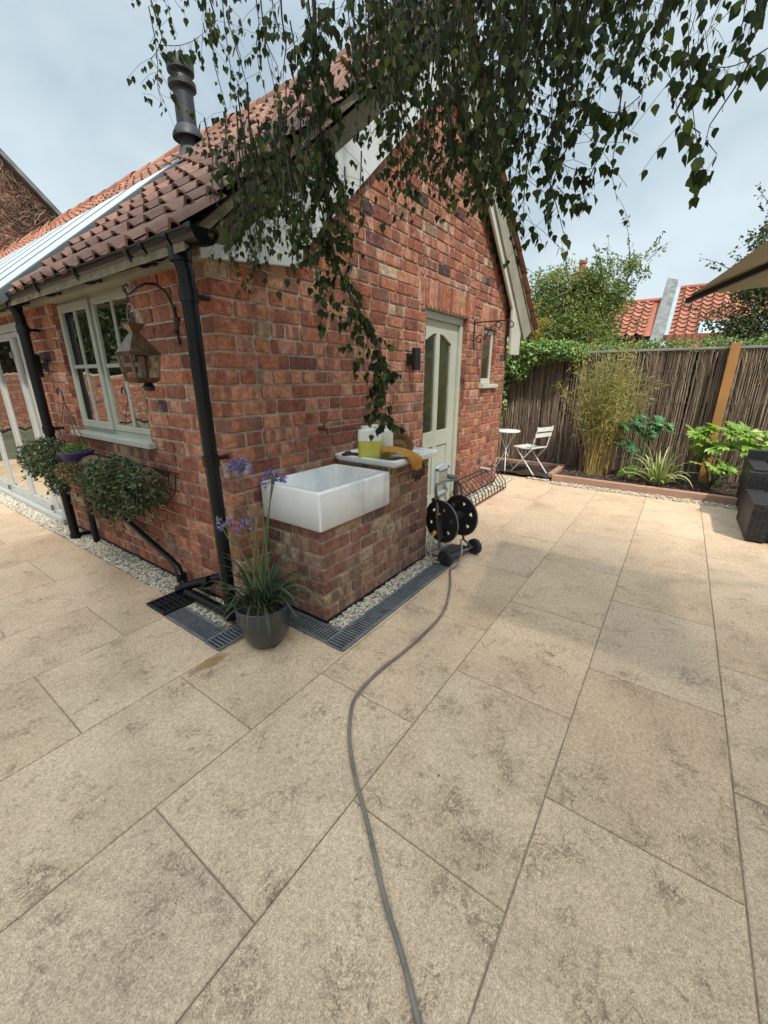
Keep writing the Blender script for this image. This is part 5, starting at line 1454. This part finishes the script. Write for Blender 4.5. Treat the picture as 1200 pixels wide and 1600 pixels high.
# ivy over the fence at the left
iv = thing('ivy', 'green ivy tumbling over the fence beside the house corner', 'climber', (6.8, 2.2, 0))
m, ms = MB(), MB()
for (y, z, ry, rz, n) in ((2.72, 1.55, .3, .28, 900), (2.40, 1.62, .34, .22, 1100), (2.0, 1.74, .34, .15, 900), (1.65, 1.76, .3, .12, 650), (2.55, 1.3, .2, .3, 700), (2.62, 1.0, .16, .32, 550), (2.75, .7, .18, .25, 350), (1.4, 1.72, .2, .10, 250), (2.85, 1.2, .2, .5, 600), (2.5, .95, .12, .3, 300), (2.7, .4, .15, .2, 250), (2.2, 1.5, .18, .14, 260)):
    blob(m, (6.79, y, z), (.15, ry * 1.08, rz * 1.12), int(n * 1.15), .062, .052, .5, .55, .15)
for _ in range(14):
    y = U(1.5, 2.6); z = 1.7; ms.tube([(6.78, y, z), (6.75, y + U(-.05, .05), z - U(.1, .3)), (6.76, y + U(-.1, .1), z - U(.3, .5))], .003, 4)
obj('foliage', m, M['ivy'], iv); obj('stems', ms, M['twig'], iv)
# ivy strip on top of the fence to the right
iv2 = thing('hedge', 'low strip of trailing greenery along the fence top below the neighbouring roofs', 'hedge', (7.1, -1, 1.6))
m = MB()
for k in range(22):
    y = 1.3 - k * .19; blob(m, (7.10, y, 1.76 + U(-.02, .04)), (.12, .17, U(.06, .11)), 150, .045, .03, .2)
obj('foliage', m, M['ivy'], iv2)

# ------------------------------------------------------------------ trees beyond the fence
def branchy(ms, base, tips, r0, r1):
    for tp_ in tips:
        b = Vector(base); t = Vector(tp_); mid = b.lerp(t, .5) + Vector((U(-.1, .1), U(-.1, .1), .12)); ms.tube([b, b.lerp(mid, .5), mid, mid.lerp(t, .5), t], [r0, r0 * .8, r0 * .55, r0 * .35, r1], 6)
def garden_tree(name, label, cat_, base, blobs, mat, L, w, trunk_r=.06, group=None, tipsn=26, wisps=0):
    t = thing(name, label, cat_, base, group); m, ms = MB(), MB(); b = Vector(base)
    fork = b + Vector((0, 0, (blobs[0][2] - b.z) * .45)); ms.tube([b, fork], [trunk_r, trunk_r * .75], 8)
    for (x, y, z, rx, ry, rz, n) in blobs:
        ms.tube([fork, fork.lerp(Vector((x, y, z)), .5) + Vector((U(-.1, .1), U(-.1, .1), .05)), Vector((x, y, z))], [trunk_r * .6, trunk_r * .35, .012], 6)
        k = max(6, n // 90)
        for _ in range(k):
            d = rv(); c = Vector((x, y, z)) + Vector((d.x * rx, d.y * ry, d.z * rz)) * U(.45, 1.05); s = U(.28, .5)
            ms.tube([Vector((x, y, z)), c], [.008, .003], 4, caps=False)
            blob(m, c, (rx * s, ry * s, rz * s), n // k, L, w, .25, .3, 0 if rnd() < .4 else .3, 1)
    for _ in range(wisps):
        x, y, z, rx, ry, rz, n = random.choice(blobs); d = rv(); d.z = abs(d.z) * .8 + .3; d.normalize(); c = Vector((x, y, z)) + Vector((d.x * rx, d.y * ry, d.z * rz)) * .8
        e = c + d * U(.3, .7) + Vector((0, 0, .1)); ms.tube([c, c.lerp(e, .5) + Vector((0, 0, .03)), e], [.006, .004, .002], 4)
        for q in range(26): p = c.lerp(e, rnd()) + rv() * .05; leafcard(m, p, rv() + Vector((0, 0, -.2)), rv(), L, w, rnd(), .2)
    obj('trunk', ms, M['twig'], t); obj('crown', m, mat, t); return t
garden_tree('shrub_tree', 'tall airy light green shrub standing above the ivy beyond the fence', 'tree', (8.6, 1.9, -.05),
            [(8.6, 2.2, 2.15, .7, .75, .66, 10500), (8.7, 1.65, 2.15, .7, .55, .6, 8500), (8.9, 1.45, 2.8, .45, .42, .45, 2600), (8.6, 2.0, 2.85, .5, .7, .4, 4600), (8.3, 1.4, 1.75, .4, .5, .3, 1500), (9.0, 1.1, 3.15, .25, .28, .3, 450), (8.4, 2.5, 1.9, .4, .4, .35, 1300)], M['shrub'], .07, .028, .05, wisps=34)
garden_tree('golden_shrub', 'golden yellow leaved shrub peeping between the bargeboard and the green shrub', 'shrub', (7.6, 2.55, -.05),
            [(7.6, 2.50, 2.12, .3, .22, .25, 1000), (7.6, 2.3, 2.2, .25, .2, .16, 400)], M['gold'], .06, .025, .035, wisps=4)
garden_tree('garden_tree', 'grey green leafy tree at the right edge behind the parasol', 'tree', (8.4, -1.1, -.05),
            [(8.4, -.75, 2.3, .6, .6, .5, 2800), (8.4, -.85, 3.1, .6, .5, .6, 3000), (8.5, -1.1, 3.9, .6, .5, .6, 2600), (8.2, -.5, 1.95, .4, .5, .25, 1300), (8.0, -1.0, 1.5, .5, .5, .3, 900), (8.5, -.55, 2.75, .4, .3, .3, 700)], M['tree_r'], .06, .04, .07, wisps=26)

# ------------------------------------------------------------------ neighbouring roofs
nb = thing('neighbour_house', 'distant brick house with bright orange pantile roofs split by a grey stone parapet', 'building', (19, 0, 0))
nx0 = 18.0
def slope_roof(y0, y1, z0, z1, run, nrr, name, x0=nx0, tw=.30):
    L = math.hypot(run, z1 - z0); cx, cz = run / L, (z1 - z0) / L
    P = lambda s, t, h: (x0 + t * cx - h * cz, y0 - s, z0 + t * cz + h * cx)
    o = pantiles(P, int((y0 - y1) / tw), nrr, tw, L / nrr, M['tile_fresh'], nb, name, seg=6, lift=.04, amp=.05)
    m = MB(); m.poly([P(0, 0, -.02), P(y0 - y1, 0, -.02), P(y0 - y1, L, -.02), P(0, L, -.02)]); obj('roof_deck', m, M['terracotta'], o)
    m = MB(); m.tube([P(0, L, .02), P(y0 - y1, L, .02)], .09, 8); obj('ridge_tile', m, M['terracotta'], o)
    return P, o
P1, r1 = slope_roof(3.6, 1.25, 2.80, 4.15, 1.9, 9, 'roof')
P2, r2 = slope_roof(0.95, -7.5, 2.30, 4.60, 2.6, 15, 'roof')
m = MB()
m.raw([(nx0 - .35, 1.28, 2.55), (nx0 - .35, .92, 2.45), (nx0 + 2.7, .92, 4.95), (nx0 + 2.7, 1.28, 5.05), (nx0 - .35, 1.28, 2.0), (nx0 - .35, .92, 2.0), (nx0 + 2.7, .92, 2.0), (nx0 + 2.7, 1.28, 2.0)], [(0, 1, 2, 3), (0, 4, 5, 1), (1, 5, 6, 2), (2, 6, 7, 3), (3, 7, 4, 0)])
obj('parapet', m, M['stone'], nb)
m = MB()
m.raw([P2(s, t, h) for s in (.0, .16) for t in (0, 3.4) for h in (.0, .16)], [(0, 1, 3, 2), (4, 6, 7, 5), (0, 4, 5, 1), (2, 3, 7, 6), (0, 2, 6, 4), (1, 5, 7, 3)]); obj('flashing', m, M['zinc'], nb)
for s0 in (1.05, 2.55):
    m = MB(); h0, h1 = .02, .16
    def q(s0, s1, t0, t1, h0=.02, h1=.16): m.raw([P2(s, t, h) for s in (s0, s1) for t in (t0, t1) for h in (h0, h1)], [(0, 1, 3, 2), (4, 6, 7, 5), (0, 4, 5, 1), (2, 3, 7, 6), (0, 2, 6, 4), (1, 5, 7, 3)])
    q(s0 - .06, s0 + .06, .45, 1.25); q(s0 + .64, s0 + .76, .45, 1.25); q(s0 + .06, s0 + .64, .45, .53); q(s0 + .06, s0 + .64, 1.15, 1.25)
    o = obj('rooflight', m, M['blue_grey'], nb); gm = MB(); gm.poly([P2(s0 + .05, .5, .12), P2(s0 + .65, .5, .12), P2(s0 + .65, 1.2, .12), P2(s0 + .05, 1.2, .12)]); obj('pane', gm, M['sky_glass'], o)
b_, m_ = MB(), MB(); b_.box(nx0 + .1, nx0 + .2, -7.5, 3.6, 0, 2.8); wn2 = obj('wall', b_, M['brick'], nb)
m = MB(); m.box(nx0 - .12, nx0, 1.3, 3.6, 2.66, 2.76); obj('gutter', m, M['gutter'], nb)
ch = thing('chimney_stack', 'brick chimney with a red clay pot rising behind the green shrub', 'chimney', (18.8, 4.1, 0))
cp_ = at_x(907, 440, 18.8); m = MB()
for k in range(14):
    z = 4.0 + k * .085
    if z > 5.05: break
    m.box(cp_.x - .3, cp_.x + .3, cp_.y - .28, cp_.y + .28, z, z + .078, rnd(), rnd())
m.box(cp_.x - .29, cp_.x + .29, cp_.y - .27, cp_.y + .27, 0, 5.05); m.box(cp_.x - .36, cp_.x + .36, cp_.y - .34, cp_.y + .34, 5.05, 5.16)
obj('stack', m, M['brick_pier'], ch)
m = MB(); m.lathe([(.14, 5.16), (.13, 5.2), (.12, 5.5), (.15, 5.54), (.15, 5.62), (.11, 5.64)], (cp_.x, cp_.y, 0), 14); smooth_angle(obj('chimney_pot', m, M['terracotta'], ch))

# gabled brick house with creeper at the far left
gh = thing('creeper_clad_house', 'distant brick gable covered in bare brown creeper at the left edge', 'building', (4, 15.5, 0))
ga, gb_ = at_y(0, 250, 15), at_y(75, 328, 15)
sl_ = (ga.z - gb_.z) / (gb_.x - ga.x)
apx_ = Vector((ga.x - 1.2, 15, ga.z + 1.2 * sl_))
m = MB(); e_ = Vector((gb_.x + 1.5, 15, gb_.z - 1.5 * sl_))
b_, m_ = MB(), MB()
def rk(z, a, b): return a, min(b, gb_.x + (gb_.z - z) / sl_)
CHs = CH
wall(b_, m_, lambda u, w, d: (u, 15.0 - d, w), apx_.x - 1.5, e_.x, 4.0, apx_.z, [], rk)
wo_ = obj('wall', b_, M['brick'], gh); obj('mortar', m_, M['mortar'], wo_)
m = MB(); m.poly([(apx_.x - 1.5, 15.02, 0), (e_.x, 15.02, 0), (e_.x, 15.02, e_.z), (apx_.x, 15.02, apx_.z), (apx_.x - 1.5, 15.02, apx_.z)]); obj('gable_core', m, M['terracotta'], gh)
m = MB(); m.beam(apx_ + Vector((0, -.12, .10)), e_ + Vector((0, -.12, .10)), .24, .10); obj('verge', m, M['stone'], gh)
m = MB()
m.raw([apx_ + Vector((0, -.25, .16)), e_ + Vector((0, -.25, .16)), e_ + Vector((0, 6, .16)), apx_ + Vector((0, 6, .16))], [(0, 1, 2, 3)]); obj('roof', m, M['tile_fresh'], gh)
cr_ = MB()
for _ in range(900):
    x = U(apx_.x - 1.2, gb_.x + .6); z = U(4.3, gb_.z + (gb_.x - x) * sl_ - .05); p = Vector((x, 14.95 - U(0, .12), z)); pts = [p]; d = Vector((U(-1, 1), 0, U(-.3, 1))).normalized()
    if z < 4.9 and rnd() < .6: continue
    for k in range(4): d = (d + Vector((U(-.6, .6), U(-.1, .1), U(-.6, .5)))).normalized(); pts.append(pts[-1] + d * U(.05, .13))
    if pts[-1].z < gb_.z + (gb_.x - pts[-1].x) * sl_: cr_.tube(pts, U(.006, .014), 4, caps=False, a=rnd())
o = obj('bare_creeper', cr_, M['vine'], None, loc=(4.5, 14.9, 4)); tag(o, 'leafless brown creeper spread over the distant brick gable', 'climber')

# things the windows look out on, beyond the left of the picture
gw = thing('garden_wall', 'red brick garden wall at the far left end of the patio', 'wall', (-4, 15.5, 0))
m, m_ = MB(), MB()
m_.box(-10, 2.1, 15.5, 15.75, 0, 1.5)
for k in range(17):
    x = -10
    while x < 2.0: m.box(x + .006, x + .23, 15.487, 15.5, .02 + k * .085, .02 + k * .085 + .073, pick(), rnd()); x += .24
obj('brick_face', m, M['brick'], gw); obj('mortar', m_, M['mortar'], gw)
t_ = thing('boundary_trees', 'row of dark leafy trees beyond the garden wall', 'tree', (-4, 17, 0)); m = MB()
for k in range(9): blob(m, (-10 + k * 1.5, 17, U(2.4, 3.8)), (1.3, .8, 2.0), 2200, .22, .17, .2, .3)
obj('crown', m, M['birch'], t_); m = MB(); m.box(-10.5, 2.2, 17.4, 17.5, 0, 5); m.tube([(-4, 17, 0), (-4, 17, 3)], [.16, .1], 8); obj('trunk', m, M['bark'], t_)
t_ = thing('laurel_hedge', 'tall leafy hedge on the sunny side of the garden behind the parasol', 'hedge', (6, -8, 0)); m = MB()
for k in range(16): blob(m, (-1 + k * 1.0, -8, U(1.3, 2.0)), (.9, .5, 1.5), 1300, .16, .10, .2, .4)
obj('foliage', m, M['shrub'], t_); m = MB(); m.box(-2, 15.5, -8.3, -8.1, 0, 2.7); obj('branches', m, M['bark'], t_)
# ------------------------------------------------------------------ rattan furniture and parasol
def rattan_box(mb, x0, x1, y0, y1, z0, z1, st=.011):
    """woven faces: rounded strips over a dark box"""
    mb.box(x0 + .003, x1 - .003, y0 + .003, y1 - .003, z0, z1 - .003, .2)
    n = int((z1 - z0) / st)
    for k in range(n):
        z = z0 + (k + .5) * st; a = U(.2, .9); h = st * .40
        for (ax, c, lo, hi) in (('x', y0, x0, x1), ('y', x0, y0, y1)):
            m_n = max(1, int((hi - lo) / .03))
            for i in range(m_n):
                if ((i + k) % 2): continue
                a0, a1 = lo + i * (hi - lo) / m_n - .004, lo + (i + 1) * (hi - lo) / m_n + .004
                if ax == 'x': mb.box(a0, a1, c - .004, c + .004, z - h, z + h, a)
                else: mb.box(c - .004, c + .004, a0, a1, z - h, z + h, a)
    m_n = max(1, int((x1 - x0) / st))
    for k in range(m_n): mb.box(x0 + (k + .1) * (x1 - x0) / m_n, x0 + (k + .9) * (x1 - x0) / m_n, y0, y1, z1 - .004, z1 + .001, U(.3, .9))
def armchair(name, x, y, label, hb_, ha):
    t = thing(name, label, 'armchair', (x, y, 0), 'rattan garden armchairs')
    m = MB(); rattan_box(m, x, x + .62, y - .14, y, .02, ha); obj('arm', m, M['rattan'], t)
    m = MB(); rattan_box(m, x + .03, x + .59, y - .62, y - .145, .03, .26); obj('seat', m, M['rattan'], t)
    m = MB(); rattan_box(m, x + .625, x + .74, y - .76, y, .02, hb_); obj('backrest', m, M['rattan'], t)
    m = MB(); rattan_box(m, x, x + .62, y - .76, y - .625, .02, ha); obj('arm', m, M['rattan'], t)
    m = MB(); m.box(x + .04, x + .61, y - .61, y - .15, .265, .36); obj('cushion', m, M['cushion'], t, bevel=.03)
    return t
armchair('rattan_armchair', 4.50, -.665, 'near dark woven rattan armchair at the right edge of the patio', .50, .34)
armchair('rattan_armchair', 5.20, -.70, 'taller dark woven rattan armchair standing beside the planting bed', .62, .52)
ps = thing('parasol', 'large olive canvas garden parasol with dark ribs reaching in from the right', 'parasol', (1.97, -.68, 0))
tipA = Vector((2.58, .060, 1.723))
h1 = Vector((math.cos(R(191)), math.sin(R(191)), 0)) * 1.25; h2 = Vector((math.cos(R(270)), math.sin(R(270)), 0)) * 1.25
corners = [tipA, tipA + h1, tipA + h1 + h2, tipA + h2]
apex = tipA + (h1 + h2) * .5 + Vector((0, 0, .25))
m = MB()
for i in range(4):
    A, B = corners[i], corners[(i + 1) % 4]; n = 8
    grid = []
    for a in range(n + 1):
        row = []
        for b in range(n + 1):
            e = A.lerp(B, b / n); e = e + (apex - e) * .0
            s = math.sin(math.pi * b / n); edge = e.lerp(apex, .035 * s); p = edge.lerp(apex, a / n); p.z -= .05 * s * math.sin(math.pi * a / n); row.append(p)
        grid.append(row)
    for a in range(n):
        for b in range(n): m.poly([grid[a][b], grid[a][b + 1], grid[a + 1][b + 1], grid[a + 1][b]])
o = smooth_angle(obj('canopy', m, M['canvas'], ps), 30)
m = MB()
for c in corners: m.beam(c + (apex - c) * -.005 + Vector((0, 0, -.02)), apex + Vector((0, 0, -.05)), .018, .022)
obj('ribs', m, M['rib'], ps)
PB = Vector((2.7, -2.3, 0))
m = MB(); m.tube([PB, PB + Vector((0, 0, 2.2)), PB + Vector((-.08, .12, 2.34)), apex + Vector((0, 0, .12)), apex - Vector((0, 0, .1))], .022, 12); obj('pole', m, M['rib'], ps)
m = MB(); m.lathe([(.25, 0), (.25, .05), (.05, .07), (.04, .2)], PB, 24); obj('base', m, M['black_metal'], ps)

# ------------------------------------------------------------------ weeping birch overhead
bi = thing('birch_tree', 'weeping birch whose leafy twigs hang down in front of the roof and sky', 'tree', (-1.9, -2.6, 0))
mt, mf, mtw = MB(), MB(), MB()
mt.tube([(-1.9, -2.6, -.05), (-1.88, -2.55, 1.2), (-1.8, -2.5, 2.6), (-1.7, -2.3, 4.2), (-1.6, -2.2, 6.0)], [.2, .17, .14, .1, .05], 14)
def limb(pts, r0, r1):
    P_ = cat([Vector(p) for p in pts], 5); n = len(P_); mt.tube(P_, [r0 + (r1 - r0) * i / (n - 1) for i in range(n)], 8)
limb([(-1.8, -2.5, 2.6), (-.8, -1.2, 3.5), (.3, .2, 3.75), (1.3, 1.3, 3.55), (2.1, 1.5, 3.3)], .07, .015)
limb([(-1.8, -2.5, 2.9), (-.2, -1.6, 3.8), (1.4, -.2, 3.9), (2.6, .6, 3.6)], .06, .012)
limb([(-1.75, -2.4, 3.4), (-1.2, -.5, 4.4), (-.4, 1.4, 4.3), (.6, 2.2, 3.7)], .06, .012)
limb([(-1.7, -2.3, 4.0), (-3, -1, 5), (-3.6, .5, 5.3)], .05, .012)
limb([(-1.7, -2.3, 4.2), (-1, -4, 5), (0, -5.2, 5.2)], .05, .012)
leafN = [0]; NCL = 620
def hang(bot, ztop, n_side=True, dens=1.0, lf=.040, sway=.16, r=.0022, amin=0., amax=1.):
    """a pendulous twig: stem from a limb down to 'bot' with leaves and short side twigs"""
    bot = Vector(bot); h = ztop - bot.z
    if h < .1: return
    top = bot + Vector((U(-sway, sway) * h, U(-sway, sway) * h, h)); n = max(4, int(h / .10)); pts = []
    ph_ = U(0, 6); am = U(.01, .045)
    for i in range(n + 1):
        t = i / n; p = bot.lerp(top, t); p.x += am * math.sin(ph_ + t * 7); p.y += am * math.cos(ph_ + t * 5); pts.append(p)
    if True:
        # leave out what sits far above the picture
        mtw.tube(pts, [.0008 + r * i / n for i in range(n + 1)], 4, caps=False, a=.5)
    step = .030 / dens; s = 0
    while s < h:
        t = s / h; i = min(n - 1, int(t * n)); p = pts[i].lerp(pts[i + 1], t * n - i); q = seen(p)
        s += step * U(.6, 1.4)
        if q is not None and q[1] < -260: continue
        if q is None: continue
        az = U(0, 6.283); d = Vector((math.cos(az), math.sin(az), U(-1.6, -.6))).normalized(); st_ = p + d * U(.006, .018)
        mtw.tube([p, st_], .0005, 3, caps=False)
        dd = Vector((d.x * U(.1, .9), d.y * U(.1, .9), -1)).normalized(); L = lf * U(.5, 1.15)
        leafcard(mf, st_, dd, rv(), L, L * U(.72, .86), U(amin, amax), U(-.1, .3), heart=True); leafN[0] += 1
        if n_side and rnd() < .2:
            e = p + Vector((math.cos(az), math.sin(az), U(-1.0, -.1))) * U(.06, .2); mtw.tube([p, p.lerp(e, .5) + Vector((0, 0, .01)), e], .0007, 3, caps=False)
            for k in range(random.randint(3, 7)):
                c = p.lerp(e, U(.3, 1)); L = lf * U(.6, 1.1); leafcard(mf, c + Vector((0, 0, -.006)), Vector((U(-.4, .4), U(-.4, .4), -1)), rv(), L, L * .8, U(amin, amax), U(-.1, .3), heart=True)
# main pendulous branch in front of the gable
hero = [at_d(470, -120, 1.25), at_d(490, 0, 1.32), at_d(494, 120, 1.40), at_d(505, 250, 1.5), at_d(520, 390, 1.62), at_d(552, 470, 1.72), at_d(590, 535, 1.80), at_d(600, 590, 1.84), at_d(603, 655, 1.86)]
HP = cat(hero, 6); mtw.tube(HP, [.0062 * (1 - i / len(HP)) ** .7 + .0012 for i in range(len(HP))], 6)
for i, p in enumerate(HP):
    if i < 6: continue
    k = 4 if i < 26 else 3
    t = i / len(HP)
    for _ in range(k):
        if rnd() < .25 and i < 20: continue
        az = U(0, 6.283); spread = .13 if 22 < i < 38 else .09
        e = p + Vector((math.cos(az) * spread * U(.4, 1.3), math.sin(az) * spread * U(.4, 1.3), -U(.03, .22 if i < 40 else .07)))
        mtw.tube([p, p.lerp(e, .5) + Vector((0, 0, .012)), e], .0009, 3, caps=False)
        for j in range(random.randint(4, 9)):
            c = p.lerp(e, U(.25, 1)); L = .036 * U(.6, 1.15); leafcard(mf, c + Vector((0, 0, -.006)), Vector((U(-.4, .4), U(-.4, .4), -1)), rv(), L, L * .82, rnd(), U(-.1, .3), heart=True)
# curtain: (u range, v range of the lowest tips, depth range, count, leaf size)
CUR = [((245, 330), (10, 80), (1.5, 2.0), 4, .034, None), ((245, 262), (120, 200), (1.6, 1.9), 2, .032, (0, 60)), ((325, 400), (80, 230), (1.45, 1.9), 7, .034, (-30, 120)), ((350, 470), (300, 445), (1.45, 1.8), 24, .034, (200, 310)), ((400, 520), (260, 400), (1.4, 1.8), 19, .034, (160, 250)), ((455, 560), (300, 470), (1.5, 1.8), 14, .034, (150, 300)),
       ((360, 560), (60, 200), (1.3, 1.8), 11, .034, (-40, 60)), ((560, 640), (60, 230), (1.3, 1.8), 20, .036, None), ((600, 720), (150, 320), (1.4, 1.9), 24, .034, (-40, 150)), ((680, 790), (80, 320), (1.2, 1.9), 28, .034, None), ((640, 720), (250, 370), (1.6, 1.9), 10, .030, (150, 250)),
       ((740, 800), (220, 345), (1.2, 1.7), 13, .034, (0, 200)), ((780, 900), (40, 255), (1.0, 1.7), 30, .036, None), ((800, 880), (240, 400), (1.2, 1.5), 8, .036, (100, 250)), ((880, 1010), (20, 190), (.9, 1.6), 20, .034, None),
       ((890, 960), (230, 310), (1.1, 1.5), 5, .036, (160, 230)), ((1000, 1080), (10, 120), (.8, 1.4), 7, .034, None), ((1030, 1160), (150, 290), (.9, 1.2), 4, .036, (80, 150)), ((1080, 1200), (0, 140), (.8, 1.3), 7, .036, None), ((560, 1000), (-20, 120), (1.0, 2.0), 62, .034, None)]
for (u0, u1), (v0, v1), (d0, d1), n, lf, tv in CUR:
    for _ in range(n):
        u, v, d = U(u0, u1), U(v0, v1), U(d0, d1); zt = U(2.75, 3.5) if tv is None else at_d(u, max(-40, U(*tv)), d).z
        hang(at_d(u, v, d), zt, lf=lf * U(.75, 1.05), dens=U(.85, 1.3))
# sideways sprays at the right
for (a, b) in (((1200, 75, .95), (1080, 85, 1.0)), ((1000, 150, 1.1), (930, 160, 1.2)), ((1075, 60, .95), (1105, 285, 1.05)), ((690, 130, 1.5), (850, 300, 1.5)), ((850, 225, 1.3), (930, 262, 1.3)), ((870, 290, 1.4), (925, 300, 1.4)), ((340, 290, 1.6), (420, 170, 1.5)), ((480, 150, 1.5), (375, 215, 1.6)), ((250, 70, 1.6), (340, 30, 1.5))):
    A, B = at_d(*a), at_d(*b); pts = [A.lerp(B, k / 8) + Vector((0, 0, -.03 * math.sin(math.pi * k / 8))) for k in range(9)]; mtw.tube(pts, [.0016, .0015, .0014, .0013, .0012, .0011, .001, .0009, .0008], 4, caps=False)
    for k in range(22):
        t = rnd(); i = min(7, int(t * 8)); c = pts[i].lerp(pts[i + 1], t * 8 - i); L = .042 * U(.6, 1.15); st_ = c + Vector((U(-.02, .02), U(-.02, .02), -U(.008, .03))); mtw.tube([c, st_], .0005, 3, caps=False)
        leafcard(mf, st_, Vector((U(-.4, .4), U(-.4, .4), -1)), rv(), L, L * .8, rnd(), U(-.1, .3), heart=True)
# unseen tree added behind the camera, its crown shaped to shade the patio
tt = thing('added_shade_tree', 'unseen tall leafy tree added behind the patio to cast the dappled shade', 'tree', (-6.4, -9.0, 0))
cm, ctw = MB(), MB(); rs = np.random.RandomState(3); HC = 14.0
ctw.tube([(-6.4, -9.0, -.05), (-6.3, -8.9, 5), (-6.0, -8.5, 13)], [.3, .24, .12], 12)
for _ in range(NCL):
    while True:
        gx, gy = rs.uniform(-4.2, 5.6), rs.uniform(-5, 6.6)
        e = ((gx - .05) / 3.5) ** 2 + ((gy - .3) / 4.7) ** 2
        if rs.rand() < 1 / (1 + math.exp((e - 1.05) * 6)): break
    z = HC + rs.uniform(-1.6, 1.8); x = gx + SUN.x / SUN.z * z; y = gy + SUN.y / SUN.z * z
    ctw.tube([(x, y, z), ((x - 6.2) / 2, (y - 8.7) / 2, z - .8), (-6.2, -8.7, 10)], [.006, .012, .04], 5, caps=False)
    for _ in range(36):
        p = Vector((x + rs.normal(0, .42), y + rs.normal(0, .42), z + rs.normal(0, .4)))
        leafcard(cm, p, Vector((rs.uniform(-1, 1), rs.uniform(-1, 1), rs.uniform(-1, .2))), Vector((rs.uniform(-1, 1), rs.uniform(-1, 1), rs.uniform(.2, 1))), .12, .10, rs.rand(), .1)
obj('trunk', ctw, M['bark'], tt); obj('crown', cm, M['birch'], tt)
obj('trunk', mt, M['bark'], bi); obj('twigs', mtw, M['twig'], bi); obj('hanging_leaves', mf, M['birch'], bi)
print('leaves', leafN[0], len(cm.f))

# ------------------------------------------------------------------ to life size (the survey above took the eye at 1.35 m; slabs of 900 mm put it at 1.5 m)
K = 1.5 / 1.35
for o in list(bpy.data.objects):
    if o.parent is None and o.type != 'LIGHT':
        o.location = Vector(o.location) * K
        if o.type != 'CAMERA': o.scale = Vector(o.scale) * K
